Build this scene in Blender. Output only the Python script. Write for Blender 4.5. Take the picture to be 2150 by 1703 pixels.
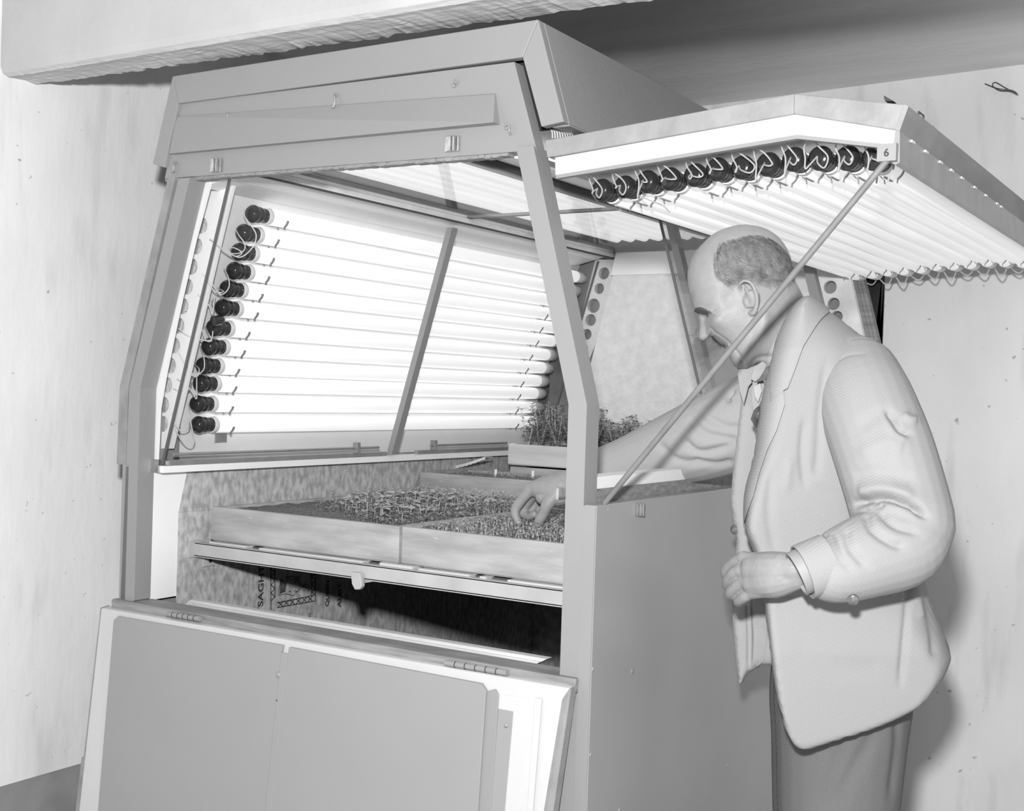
import bpy, bmesh, math, random
import numpy as np
from mathutils import Vector, Matrix, geometry
random.seed(7)
rng = np.random.RandomState(7)
for o in list(bpy.data.objects): bpy.data.objects.remove(o)
COL = bpy.context.scene.collection
SC = bpy.context.scene
H = 1.46                      # height of the lens above the floor; heights below are measured from the lens
R2 = 2150.0

# ------------------------------------------------------------------ camera, world, flash, exposure
CX, CY = 1075.0, 851.5
V1 = (-3050., 690.); V2 = (2700., 872.)
F = math.sqrt(-((V1[0]-CX)*(V2[0]-CX)+(V1[1]-CY)*(V2[1]-CY)))
def nrm(v):
    v = np.array(v, float); return v/np.linalg.norm(v)
_x = -nrm([V1[0]-CX, V1[1]-CY, F])
_y = nrm([V2[0]-CX, V2[1]-CY, F]); _y = nrm(_y-_x*_x.dot(_y))
_z = np.cross(_x, _y)
if _z[1] > 0: _z = -_z
RM = np.stack([_x, _y, _z])           # camera (right, down, forward) -> room
CAM = np.array([0., -1.85, 0.])
cam = bpy.data.cameras.new('camera'); co = bpy.data.objects.new('camera', cam); COL.objects.link(co)
cam.sensor_width = 36; cam.lens = F/R2*36; cam.clip_start = .05
rt = RM@np.array([1, 0, 0]); up = -(RM@np.array([0, 1, 0])); bk = -(RM@np.array([0, 0, 1]))
co.matrix_world = Matrix(((rt[0], up[0], bk[0], CAM[0]), (rt[1], up[1], bk[1], CAM[1]), (rt[2], up[2], bk[2], CAM[2]+H), (0, 0, 0, 1)))
SC.camera = co
SC.view_settings.view_transform = 'Standard'; SC.view_settings.look = 'None'
SC.view_settings.gamma = 1; SC.view_settings.use_curve_mapping = False
SC.view_settings.exposure = 0.0
w = bpy.data.worlds.new('world'); SC.world = w; w.use_nodes = True
w.node_tree.nodes['Background'].inputs[0].default_value = (1, 1, 1, 1)
w.node_tree.nodes['Background'].inputs[1].default_value = 0.36
def lamp(name, kind, loc, energy, size):
    l = bpy.data.lights.new(name, kind); l.energy = energy
    l.shadow_soft_size = size
    o = bpy.data.objects.new(name, l); COL.objects.link(o); o.location = (loc[0], loc[1], loc[2]+H); return o
lamp('flash_lamp', 'POINT', (-.05, -1.86, .25), 335, .045)

# ------------------------------------------------------------------ pixel -> room point
def ray(u, v): return RM@nrm([u-CX, v-CY, F])
def atY(u, v, y):
    r = ray(u, v); return CAM+(y-CAM[1])/r[1]*r
def atX(u, v, x):
    r = ray(u, v); return CAM+(x-CAM[0])/r[0]*r
def atZ(u, v, z):
    r = ray(u, v); return CAM+(z-CAM[2])/r[2]*r
def atD(u, v, d): return CAM+RM@(np.array([(u-CX)/F, (v-CY)/F, 1.0])*d)
def atP(u, v, p0, n):
    r = ray(u, v); return CAM+np.dot(np.array(p0)-CAM, n)/np.dot(r, n)*r
def toUV(P):
    c = (np.asarray(P)-CAM)@RM
    return np.stack([CX+F*c[..., 0]/c[..., 2], CY+F*c[..., 1]/c[..., 2]], -1)

# ------------------------------------------------------------------ materials
MATS = {}
def mat(name, g, rough=.6, var=0, scale=8, stretch=(1, 1, 1), bump=0, bscale=60, bstretch=(1, 1, 1), spec=.4, metal=0,
        spots=0, sscale=40, sg=.3, emit=0, detail=4, contrast=1.0):
    m = bpy.data.materials.new(name); m.use_nodes = True; nt = m.node_tree; N = nt.nodes; L = nt.links
    b = N['Principled BSDF']; b.inputs['Roughness'].default_value = rough; b.inputs['Metallic'].default_value = metal
    b.inputs['Specular IOR Level'].default_value = spec
    tc = N.new('ShaderNodeTexCoord')
    def noise(sc, st, det=4):
        mp = N.new('ShaderNodeMapping'); mp.inputs['Scale'].default_value = st; L.new(tc.outputs['Object'], mp.inputs[0])
        n = N.new('ShaderNodeTexNoise'); n.inputs['Scale'].default_value = sc; n.inputs['Detail'].default_value = det
        L.new(mp.outputs[0], n.inputs['Vector']); return n
    col = None
    if var:
        n = noise(scale, stretch, detail); r = N.new('ShaderNodeMapRange')
        lo = .5-.22/contrast; hi = .5+.22/contrast
        r.inputs[1].default_value = lo; r.inputs[2].default_value = hi
        r.inputs[3].default_value = max(0, g*(1-var)); r.inputs[4].default_value = min(1, g*(1+var))
        L.new(n.outputs['Fac'], r.inputs[0]); col = r.outputs[0]
    if spots:
        n = noise(sscale, stretch, 3); r = N.new('ShaderNodeMapRange')
        r.inputs[1].default_value = .72-spots; r.inputs[2].default_value = .76-spots
        L.new(n.outputs['Fac'], r.inputs[0])
        mx = N.new('ShaderNodeMix'); mx.data_type = 'FLOAT'
        L.new(r.outputs[0], mx.inputs[0])
        if col: L.new(col, mx.inputs[2])
        else: mx.inputs[2].default_value = g
        mx.inputs[3].default_value = sg; col = mx.outputs[0]
    if col:
        c = N.new('ShaderNodeCombineColor')
        for i in range(3): L.new(col, c.inputs[i])
        L.new(c.outputs[0], b.inputs['Base Color'])
    else: b.inputs['Base Color'].default_value = (g, g, g, 1)
    if bump:
        n = noise(bscale, bstretch, 5); bp = N.new('ShaderNodeBump'); bp.inputs['Strength'].default_value = min(1, bump)
        bp.inputs['Distance'].default_value = .004*max(1, bump); L.new(n.outputs['Fac'], bp.inputs['Height']); L.new(bp.outputs[0], b.inputs['Normal'])
    if emit:
        b.inputs['Emission Color'].default_value = (1, 1, 1, 1); b.inputs['Emission Strength'].default_value = emit
    MATS[name] = m; return m
def cloth(name, g, period, ang, rough=.95, bumpd=.0004, var=.045):
    """fine diagonal weave: ridges across direction ang (degrees) in the plane the coat mostly faces"""
    m = mat(name, g, rough, spec=.1)
    nt = m.node_tree; N = nt.nodes; L = nt.links; b = N['Principled BSDF']
    a = math.radians(ang); d = (rt*math.cos(a)+up*math.sin(a))*2*math.pi/period
    tc = N.new('ShaderNodeTexCoord'); no = N.new('ShaderNodeTexNoise'); no.inputs['Scale'].default_value = 260; L.new(tc.outputs['Object'], no.inputs['Vector'])
    dp = N.new('ShaderNodeVectorMath'); dp.operation = 'DOT_PRODUCT'; L.new(tc.outputs['Object'], dp.inputs[0]); dp.inputs[1].default_value = tuple(d)
    j1 = N.new('ShaderNodeMath'); j1.operation = 'MULTIPLY_ADD'; L.new(no.outputs['Fac'], j1.inputs[0]); j1.inputs[1].default_value = 3.0; L.new(dp.outputs['Value'], j1.inputs[2])
    sn = N.new('ShaderNodeMath'); sn.operation = 'SINE'; L.new(j1.outputs[0], sn.inputs[0])
    ad = N.new('ShaderNodeMath'); ad.operation = 'MULTIPLY_ADD'; L.new(sn.outputs[0], ad.inputs[0]); ad.inputs[1].default_value = .5; L.new(no.outputs['Fac'], ad.inputs[2])
    bp = N.new('ShaderNodeBump'); bp.inputs['Strength'].default_value = .6; bp.inputs['Distance'].default_value = bumpd
    L.new(ad.outputs[0], bp.inputs['Height']); L.new(bp.outputs[0], b.inputs['Normal'])
    r = N.new('ShaderNodeMapRange'); r.inputs[1].default_value = 0; r.inputs[2].default_value = 1
    r.inputs[3].default_value = g*(1-var); r.inputs[4].default_value = g*(1+var); L.new(ad.outputs[0], r.inputs[0])
    c = N.new('ShaderNodeCombineColor')
    for i in range(3): L.new(r.outputs[0], c.inputs[i])
    L.new(c.outputs[0], b.inputs['Base Color']); return m
mat('paint', .255, .42, var=.03, scale=3, bump=.12, bscale=90, spots=.0, sg=.6)
mat('paint_side', .31, .28, var=.05, scale=4, bump=.05, bscale=30, spec=.5)
mat('paint_flap', .275, .40, var=.04, scale=2, bump=.05, bscale=40)
mat('paint_worn', .25, .6, var=.18, scale=18, stretch=(1, .25, 1), bump=.4, bscale=70, bstretch=(1, .3, 1), detail=8)
mat('paint_brushed', .23, .6, var=.3, scale=10, stretch=(1, 4, 12), bump=.3, bscale=60)
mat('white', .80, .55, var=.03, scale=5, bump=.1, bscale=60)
mat('white_lit', .72, .6, var=.02, scale=5)
mat('white_rough', .66, .8, var=.08, scale=30, bump=1.0, bscale=60)
mat('asbestos', .52, .9, var=.2, scale=45, bump=1.5, bscale=90)
mat('cork', .30, .9, var=.35, scale=90, bump=1.2, bscale=160)
mat('wood', .34, .85, var=.24, scale=14, stretch=(.4, 1, 2.2), bump=.5, bscale=60, bstretch=(.2, 1, 2), spots=.035, sscale=110, sg=.42, detail=9, contrast=1.3)
mat('wood_light', .52, .75, var=.16, scale=12, stretch=(.3, 1, 3), bump=.3, bscale=70, bstretch=(.1, 1, 2))
mat('wood_dark', .10, .8, var=.5, scale=20, bump=.3)
mat('galvanised', .42, .5, var=.26, scale=48, stretch=(1, 1.5, .8), spec=.4, metal=.0, contrast=1.5, detail=2)
mat('rail_metal', .34, .35, var=.12, scale=20, metal=.5)
mat('shelf_metal', .42, .5, var=.12, scale=12, bump=.2)
mat('chrome', .55, .18, var=.25, scale=60, metal=.95)
mat('dark_metal', .05, .4)
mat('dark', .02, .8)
mat('ink', .035, .7)
mat('bakelite', .022, .16, spec=.6, bump=.05)
mat('porcelain', .75, .3)
mat('wire', .34, .6)
mat('wire_pale', .55, .6)
mat('clip', .28, .5)
mat('reflector', .55, .5)
mat('dowel', .17, .5, var=.12, scale=30)
mat('soil', .17, .95, var=.55, scale=160, bump=2, bscale=200)
mat('leaf', .25, .6, var=.35, scale=30)
mat('leaf_pale', .42, .55, var=.2, scale=40)
mat('stem', .40, .6)
mat('paper', .62, .8)
mat('skin', .275, .5, var=.07, scale=60, bump=.15, bscale=220, spec=.35)
mat('hair', .085, .6, var=.5, scale=60)
mat('hair_pale', .20, .6, var=.5, scale=60)
mat('scalp', .26, .7, var=.35, scale=90, detail=6, bump=.3, bscale=400)
mat('brow', .10, .7)
mat('crease_shade', .09, .8)  # dark tone standing in for shade in the face folds
mat('shirt', .40, .8, var=.04, bump=.1)
mat('tie', .11, .8, var=.3, scale=80)
mat('lining', .30, .6, var=.1, scale=20, bump=.4, bscale=12)
mat('button', .12, .3, var=.6, scale=120)
mat('leather', .04, .4)
mat('beam_face', .47, .85, var=.06, scale=5, bump=.35, bscale=45, spots=-.02, sscale=90, sg=.4)
mat('beam_under', .55, .9, var=.10, scale=8, stretch=(.5, 1.5, 1), bump=.7, bscale=45, bstretch=(.3, 1.6, 1))
mat('ceiling', .85, .9, var=.14, scale=2.2, stretch=(.5, 2.2, 1), bump=.4, bscale=30)
mat('plinth', .28, .8, var=.15, scale=10)
mat('floor', .35, .85, var=.2, scale=6, bump=.4)
cloth('jacket', .325, .0041, -28, bumpd=.0003, var=.04)
cloth('jacket_sleeve', .325, .0040, -60, bumpd=.0003, var=.04)
cloth('trousers', .155, .002, 10, bumpd=.0004, var=.1)
def wall_mat(name, g):
    m = mat(name, g, .9, var=.10, scale=3, stretch=(1, 1, .6), bump=.35, bscale=35, bstretch=(1, 1, .35))
    nt = m.node_tree; N = nt.nodes; L = nt.links; b = N['Principled BSDF']
    old = b.inputs['Base Color'].links[0].from_socket
    tc = N.new('ShaderNodeTexCoord'); mp = N.new('ShaderNodeMapping'); mp.inputs['Scale'].default_value = (1, 1, .22)
    L.new(tc.outputs['Object'], mp.inputs[0]); n = N.new('ShaderNodeTexNoise'); n.inputs['Scale'].default_value = 14; n.inputs['Detail'].default_value = 8
    L.new(mp.outputs[0], n.inputs['Vector']); r = N.new('ShaderNodeMapRange'); r.inputs[1].default_value = .56; r.inputs[2].default_value = .75
    r.inputs[3].default_value = 1; r.inputs[4].default_value = .84; L.new(n.outputs['Fac'], r.inputs[0])
    n2 = N.new('ShaderNodeTexNoise'); n2.inputs['Scale'].default_value = 45; L.new(tc.outputs['Object'], n2.inputs['Vector'])
    r2 = N.new('ShaderNodeMapRange'); r2.inputs[1].default_value = .72; r2.inputs[2].default_value = .78; r2.inputs[3].default_value = 1; r2.inputs[4].default_value = .55
    L.new(n2.outputs['Fac'], r2.inputs[0])
    a = N.new('ShaderNodeMath'); a.operation = 'MULTIPLY'; L.new(r.outputs[0], a.inputs[0]); L.new(r2.outputs[0], a.inputs[1])
    v = N.new('ShaderNodeVectorMath'); v.operation = 'SCALE'; L.new(old, v.inputs[0]); L.new(a.outputs[0], v.inputs['Scale'])
    L.new(v.outputs[0], b.inputs['Base Color']); return m
wall_mat('wall_left', .80); wall_mat('wall_back', .76)
# tubes
m = mat('tube', .68, .3, emit=.42)
m2 = mat('tube_bank', .62, .3, emit=.68)
mat('tube_roof', .7, .3, emit=.7)
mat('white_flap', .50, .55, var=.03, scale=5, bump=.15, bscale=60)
# glass: thin clear sheet
g = bpy.data.materials.new('glass'); g.use_nodes = True; nt = g.node_tree; nt.nodes.clear()
out = nt.nodes.new('ShaderNodeOutputMaterial'); mx = nt.nodes.new('ShaderNodeMixShader'); tr = nt.nodes.new('ShaderNodeBsdfTransparent')
gl = nt.nodes.new('ShaderNodeBsdfGlossy'); gl.inputs['Roughness'].default_value = .02; lw = nt.nodes.new('ShaderNodeLayerWeight'); lw.inputs[0].default_value = .08; fr = nt.nodes.new('ShaderNodeMapRange'); fr.inputs[3].default_value = .03; fr.inputs[4].default_value = .30; nt.links.new(lw.outputs[0], fr.inputs[0])
tr.inputs[0].default_value = (.97, .97, .97, 1)
nt.links.new(fr.outputs[0], mx.inputs[0]); nt.links.new(tr.outputs[0], mx.inputs[1]); nt.links.new(gl.outputs[0], mx.inputs[2]); nt.links.new(mx.outputs[0], out.inputs[0])
MATS['glass'] = g
mat('glass_edge', .10, .2)

# ------------------------------------------------------------------ mesh helpers
class MB:
    def __init__(s): s.v = []; s.f = []
    def add(s, vs, fs):
        k = len(s.v); s.v += [tuple(map(float, p)) for p in vs]; s.f += [tuple(i+k for i in f) for f in fs]; return s
    def box(s, a, b):
        x0, y0, z0 = [min(p, q) for p, q in zip(a, b)]; x1, y1, z1 = [max(p, q) for p, q in zip(a, b)]
        return s.add([(x0, y0, z0), (x1, y0, z0), (x1, y1, z0), (x0, y1, z0), (x0, y0, z1), (x1, y0, z1), (x1, y1, z1), (x0, y1, z1)],
                     [(0, 3, 2, 1), (4, 5, 6, 7), (0, 1, 5, 4), (1, 2, 6, 5), (2, 3, 7, 6), (3, 0, 4, 7)])
    def prism(s, pts, off):            # closed polygon of 3D points swept by vector off
        n = len(pts); off = np.array(off, float); P = [np.array(p, float) for p in pts]
        return s.add(P+[p+off for p in P], [tuple(range(n-1, -1, -1)), tuple(range(n, 2*n))]+[(i, (i+1) % n, n+(i+1) % n, n+i) for i in range(n)])
    def pY(s, xz, y0, y1): return s.prism([(x, y0, z) for x, z in xz], (0, y1-y0, 0))
    def strip(s, A, B, y0, y1):        # ring between two open polylines in XZ, swept in Y
        for i in range(len(A)-1): s.pY([A[i], A[i+1], B[i+1], B[i]], y0, y1)
        return s
    def tube(s, pts, r, n=8, closed=False, cap=True):
        P = [np.array(p, float) for p in pts]; m = len(P); rs = r if hasattr(r, '__len__') else [r]*m
        T = [nrm(P[min(i+1, m-1)]-P[max(i-1, 0)]+1e-9) for i in range(m)]
        a = np.array([0, 0, 1.]) if abs(T[0][2]) < .9 else np.array([1., 0, 0])
        N = nrm(a-T[0]*a.dot(T[0])); vs = []
        for i in range(m):
            N = nrm(N-T[i]*N.dot(T[i])); B = np.cross(T[i], N)
            for k in range(n):
                t = 2*math.pi*k/n; vs.append(P[i]+rs[i]*(math.cos(t)*N+math.sin(t)*B))
        fs = [(i*n+k, i*n+(k+1) % n, (i+1)*n+(k+1) % n, (i+1)*n+k) for i in range(m-1) for k in range(n)]
        if cap: fs += [tuple(range(n-1, -1, -1)), tuple((m-1)*n+k for k in range(n))]
        return s.add(vs, fs)
    def lathe(s, prof, org, ax=(0, 1, 0), n=20):   # prof: (distance along, radius)
        ax = nrm(ax); return s.tube2([np.array(org)+ax*d for d, _ in prof], [r for _, r in prof], ax, n)
    def tube2(s, P, rs, ax, n):
        a = np.array([0, 0, 1.]) if abs(ax[2]) < .9 else np.array([1., 0, 0]); N = nrm(a-ax*a.dot(ax)); B = np.cross(ax, N); m = len(P)
        vs = [P[i]+rs[i]*(math.cos(2*math.pi*k/n)*N+math.sin(2*math.pi*k/n)*B) for i in range(m) for k in range(n)]
        fs = [(i*n+k, i*n+(k+1) % n, (i+1)*n+(k+1) % n, (i+1)*n+k) for i in range(m-1) for k in range(n)]
        fs += [tuple(range(n-1, -1, -1)), tuple((m-1)*n+k for k in range(n))]
        return s.add(vs, fs)
    def ball(s, c, r, n=10, sc=(1, 1, 1)):
        vs = [(c[0], c[1], c[2]+r*sc[2])]; m = n//2
        for i in range(1, m):
            a = math.pi*i/m
            for k in range(n): t = 2*math.pi*k/n; vs.append((c[0]+r*sc[0]*math.sin(a)*math.cos(t), c[1]+r*sc[1]*math.sin(a)*math.sin(t), c[2]+r*sc[2]*math.cos(a)))
        vs.append((c[0], c[1], c[2]-r*sc[2])); L = len(vs)-1
        fs = [(0, 1+k, 1+(k+1) % n) for k in range(n)]+[(1+i*n+k, 1+(i+1)*n+k, 1+(i+1)*n+(k+1) % n, 1+i*n+(k+1) % n) for i in range(m-2) for k in range(n)]
        fs += [(L, 1+(m-2)*n+(k+1) % n, 1+(m-2)*n+k) for k in range(n)]
        return s.add(vs, fs)
    def build(s, name, m, parent=None, smooth=False, bevel=0, org=None, **tags):
        V = np.array(s.v, float)
        if org is None:
            lo, hi = V.min(0), V.max(0); org = (lo+hi)/2
            if parent is None: org[2] = lo[2]
        org = np.array(org, float)
        me = bpy.data.meshes.new(name); me.from_pydata([tuple(p) for p in V-org], [], s.f)
        bm = bmesh.new(); bm.from_mesh(me); bmesh.ops.recalc_face_normals(bm, faces=bm.faces); bm.to_mesh(me); bm.free()
        me.materials.append(MATS[m] if isinstance(m, str) else m)
        if smooth:
            me.polygons.foreach_set('use_smooth', [True]*len(me.polygons))
            try: me.set_sharp_from_angle(angle=math.radians(50))
            except Exception: pass
        return place(name, me, org, parent, bevel, tags)
WL = {}
def place(name, me, org, parent, bevel=0, tags={}):
    o = bpy.data.objects.new(name, me); COL.objects.link(o); org = np.array(org, float)
    WL[o.name] = org
    if parent is None: o.location = (org[0], org[1], org[2]+H)
    else:
        o.parent = parent; o.location = tuple(org-WL[parent.name])
    if bevel:
        md = o.modifiers.new('bevel', 'BEVEL'); md.width = bevel; md.segments = 2; md.limit_method = 'ANGLE'
    for k, v in tags.items(): o[k] = v
    return o
def clone(src, off, parent):           # copy one object, shifted; shares mesh data
    c = src.copy(); COL.objects.link(c); org = WL[src.name]+np.array(off, float); WL[c.name] = org
    c.parent = parent
    if parent is None: c.location = (org[0], org[1], org[2]+H)
    else: c.location = tuple(org-WL[parent.name])
    return c
def thing(name, label, cat, loc, group=None):
    o = bpy.data.objects.new(name, None); COL.objects.link(o); o.empty_display_size = .05
    WL[o.name] = np.array(loc, float); o.location = (loc[0], loc[1], loc[2]+H)
    o['label'] = label; o['category'] = cat
    if group: o['group'] = group
    return o
def poly_holes(poly, holes, ng=14):     # 2D polygon with round holes -> verts2d, tris
    V = [Vector(p) for p in poly]; E = [(i, (i+1) % len(poly)) for i in range(len(poly))]
    for cx, cy, r in holes:
        k = len(V); V += [Vector((cx+r*math.cos(2*math.pi*i/ng), cy+r*math.sin(2*math.pi*i/ng))) for i in range(ng)]
        E += [(k+i, k+(i+1) % ng) for i in range(ng)]
    vs, es, fs, *_ = geometry.delaunay_2d_cdt(V, E, [], 0, 1e-5)
    out = []
    def inside(p, q):
        c = False; n = len(q)
        for i in range(n):
            a, b = q[i], q[(i+1) % n]
            if (a[1] > p[1]) != (b[1] > p[1]) and p[0] < (b[0]-a[0])*(p[1]-a[1])/(b[1]-a[1])+a[0]: c = not c
        return c
    for f in fs:
        c = sum((vs[i] for i in f), Vector((0, 0)))/len(f)
        if inside(c, poly) and not any((c[0]-h[0])**2+(c[1]-h[1])**2 < (h[2]*.97)**2 for h in holes): out.append(tuple(f))
    return [tuple(v) for v in vs], out
def plate(s, vs, fs, y0, y1):           # extrude 2D triangulation (x,z) between y0 and y1
    n = len(vs); ed = {}
    for f in fs:
        for i in range(len(f)):
            e = (f[i], f[(i+1) % len(f)]); k = tuple(sorted(e)); ed.setdefault(k, []).append(e)
    F2 = [f for f in fs]+[tuple(i+n for i in reversed(f)) for f in fs]+[(e[0][1], e[0][0], e[0][0]+n, e[0][1]+n) for e in ed.values() if len(e) == 1]
    return s.add([(x, y0, z) for x, z in vs]+[(x, y1, z) for x, z in vs], F2)
def cat_curve(P, n=6):
    P = [np.array(p, float) for p in P]; Q = [2*P[0]-P[1]]+P+[2*P[-1]-P[-2]]; out = []
    for i in range(1, len(Q)-2):
        for k in range(n):
            t = k/n; a, b, c, d = Q[i-1], Q[i], Q[i+1], Q[i+2]
            out.append(.5*((2*b)+(-a+c)*t+(2*a-5*b+4*c-d)*t*t+(-a+3*b-3*c+d)*t**3))
    out.append(P[-1]); return out

# ------------------------------------------------------------------ the room
def struct(o): o['kind'] = 'structure'; return o
XW, YB, ZF, ZC = -2.50, 1.95, -H, .95
struct(MB().box((-4.2, -4.5, ZF-.1), (2.6, YB+.2, ZF)).build('floor', 'floor'))
struct(MB().box((XW-.12, -3.2, ZF), (XW, YB+.12, 1.35)).build('wall_left', 'wall_left'))
# back wall, its top meets the sloping ceiling
struct(MB().box((XW, YB, ZF), (2.6, YB+.12, 1.35)).build('wall_back', 'wall_back'))
struct(MB().prism([(XW, .0, ZC-.005), (2.6, .0, ZC+.12), (2.6, .0, ZC+.26), (XW, .0, ZC+.26)], (0, YB+.12, 0)).build('ceiling', 'ceiling'))
# shallow board marks on the ceiling
for i, y in enumerate((1.3, 1.52, 1.74)):
    struct(MB().prism([(-1.6, y, ZC+.029), (2.5, y, ZC+.1165), (2.5, y, ZC+.1145), (-1.6, y, ZC+.027)], (0, .006, 0)).build('trim_%d' % (i+2), 'ceiling'))
# the concrete beam above the front of the cabinet, with a broken back edge
def beam():
    mb = MB(); X = np.linspace(XW, 2.6, 420); zb = .68
    nz = np.cumsum(rng.randn(420))*0
    j = .012*np.array([math.sin(x*31)+math.sin(x*57+1)+.7*math.sin(x*113+2) for x in X])*.15+rng.randn(420)*.0032
    rows = []
    for x, d in zip(X, j):
        yb = max(-.0, (x+2.6)*.048)+d; yf = -.098+(x+2.5)*.015
        rows.append([(x, yf, .955+.2), (x, yf, zb+.02), (x, yf+.006, zb+.006), (x, yf+.02, zb+rng.randn()*.0004), (x, yf+.04, zb+.002+rng.randn()*.0006),
                     (x, (yf+yb)/2+.015, zb+.003+rng.randn()*.0008), (x, yb-.006, zb+.001+rng.randn()*.001), (x, yb, zb+.004), (x, yb+.004, zb+.05), (x, yb+.004, .955+.2)])
    k = len(rows[0]); vs = [p for r in rows for p in r]
    fs = [(i*k+a, i*k+a+1, (i+1)*k+a+1, (i+1)*k+a) for i in range(len(rows)-1) for a in range(k-1)]
    mb.add(vs, fs+[tuple(range(k)), tuple((len(rows)-1)*k+a for a in range(k))])
    o = mb.build('trim_1', 'beam_face'); me = o.data; me.materials.append(MATS['beam_under'])
    for p in me.polygons:
        if abs(p.normal.z) > .6 and p.center.z < .1: p.material_index = 1
        p.use_smooth = False
    return struct(o)
bo = beam(); bo['label'] = 'plastered concrete beam with a crumbling lower edge'
struct(MB().box((XW, -3.2, ZF), (XW+.012, YB, -.957)).build('baseboard_left', 'plinth'))
# twist of wire on the back wall, and a dark scratch on the left wall
tw = [atY(2068, 176, YB-.006), atY(2095, 186, YB-.02), atY(2125, 190, YB-.01), atY(2136, 197, YB-.004)]
lp = [atY(2136, 198, YB-.004), atY(2110, 184, YB-.01), atY(2090, 173, YB-.012), atY(2084, 180, YB-.012), atY(2098, 190, YB-.01), atY(2120, 192, YB-.01), atY(2138, 200, YB-.004)]
MB().tube(cat_curve(tw), .0016, 6).tube(cat_curve(lp), .0016, 6).build('wire_loop', 'dark_metal', label='twisted loop of thin dark wire sticking out high on the back wall', category='wire')
# ------------------------------------------------------------------ the growth cabinet
L2 = 1.86                                    # length of the cabinet
cab = thing('growth_cabinet', 'long grey painted plant growth cabinet with sloping sides, its near end and right side open', 'cabinet', (-1.588, .9, -H))
OL = [(-2.165, -.505), (-2.155, -.02), (-2.02, .43)]; IL = [(-2.12, -.485), (-2.12, -.02), (-1.985, .43)]
OR_ = [(-1.010, -.505), (-1.010, -.02), (-1.133, .43)]; IR = [(-1.046, -.49), (-1.046, -.02), (-1.169, .43)]
for a_, b_ in ((OL, IL), (IR, OR_)): MB().strip(a_, b_, 0, .045).build('end_frame', 'paint', cab)
# far end frame and sills
MB().strip(OL, IL, L2-.045, L2).build('end_frame', 'paint', cab)
MB().strip(IR, OR_, L2-.045, L2).build('end_frame', 'paint', cab)
MB().box((-2.18, -.012, -.512), (-1.008, .05, -.487)).build('sill', 'paint_brushed', cab, bevel=.002)
MB().box((-2.165, .05, -.512), (-1.01, .075, -.497)).build('sill', 'paint_worn', cab)
# light timber bead lying on the sill
a, b, c, d = [atY(u, v, .09) for u, v in ((385, 1272), (400, 1259), (1148, 1384), (1112, 1402))]
MB().prism([a, b, c, d], (0, .02, 0)).prism([a+[0, 0, .002], b+[.006, 0, -.006], c+[-.01, 0, -.006], d+[0, 0, .002]], (0, -.006, 0)).build('bead', 'wood_light', cab)

# hood
TL, TR, BR, BL = (-2.047, .652), (-1.132, .652), (-1.074, .468), (-2.101, .468)
iTL, iTR, iBR, iBL = [tuple(atY(*p, 0)[[0, 2]]) for p in ((374, 217), (1097, 120), (1136, 266), (345, 352))]
hd = MB()
hd.pY([TL, TR, iTR, iTL], 0, .02).pY([TR, BR, iBR, iTR], 0, .02).pY([BL, TL, iTL, iBL], 0, .02)
hd.pY([TL, TR, (TR[0], .64), (TL[0], .64)], .02, L2)
hd.pY([TR, BR, (BR[0]-.004, BR[1]), (TR[0]-.008, .64)], .02, L2)
hd.pY([BL, TL, (TL[0]+.008, .64), (BL[0]+.004, BL[1])], .02, L2)
hd.pY([BR, (BR[0], BR[1]-.004), (BR[0]-.035, BR[1]-.004), (BR[0]-.035, BR[1])], .02, L2)
hd.build('hood', 'paint', cab, bevel=.003)
# end panel under the hood: a thick board with a shallow sunk field
pTL, pTR, pBR, pBL = [atY(*p, .008)[[0, 2]] for p in ((378, 218), (1080, 130), (1127, 315), (346, 375))]
e = MB()
q = [atY(*p, .008) for p in ((372, 245), (1041, 196), (1050, 262), (366, 325))]
sunk = [q[0]+[0, -.003, -.001], q[1]+[-.0, -.004, -.002], q[2]+[-.0, -.022, .0], q[3]+[.0, -.014, .0]]
P4 = [np.array([p[0], .008, p[1]]) for p in (pTL, pTR, pBR, pBL)]
B4 = [p+[0, .03, 0] for p in P4]
e.add(P4+q+sunk+B4, [(0, 1, 5, 4), (1, 2, 6, 5), (2, 3, 7, 6), (3, 0, 4, 7), (4, 5, 9, 8), (5, 6, 10, 9), (6, 7, 11, 10), (7, 4, 8, 11), (8, 9, 10, 11),
                      (12, 15, 14, 13), (0, 12, 13, 1), (1, 13, 14, 2), (2, 14, 15, 3), (3, 15, 12, 0)])
e.build('end_panel', 'paint', cab)
# rough edge of fibre hanging below the end panel
rg = MB()
for i in range(260):
    t = i/259; p = P4[3]*(1-t)+P4[2]*t
    if t > .93: continue
    h = .003+.004*rng.rand(); rg.box((p[0]-.006, .012+.004*rng.rand(), p[2]-h), (p[0]+.006, .034, p[2]+.004))
rg.build('fibre_edge', 'paint_worn', cab)
# dark sheet painted as the shade behind the gap of the hood
MB().pY([(-2.03, .60), (-1.16, .60), (-1.10, .47), (-2.08, .47)], .05, .06).build('hood_gap_shade', 'dark', cab)
def hook(u, v, s, name='hook', turn=0):
    c = atY(u, v, .006); pts = [c+s*np.array([math.cos(t+turn)*.5, -.6*(1 if 0 < k < 6 else 0), math.sin(t+turn)]) for k, t in enumerate(np.linspace(-1.9, 1.4, 7))]
    MB().tube(cat_curve(pts), .0022, 6).ball(pts[-1], .004, 8).build(name, 'paint', cab, smooth=True)
hook(703, 214, .013); hook(956, 178, .007, turn=2); hook(1068, 275, .011, turn=1.2); hook(478, 243, .004); hook(366, 352, .01)
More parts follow.
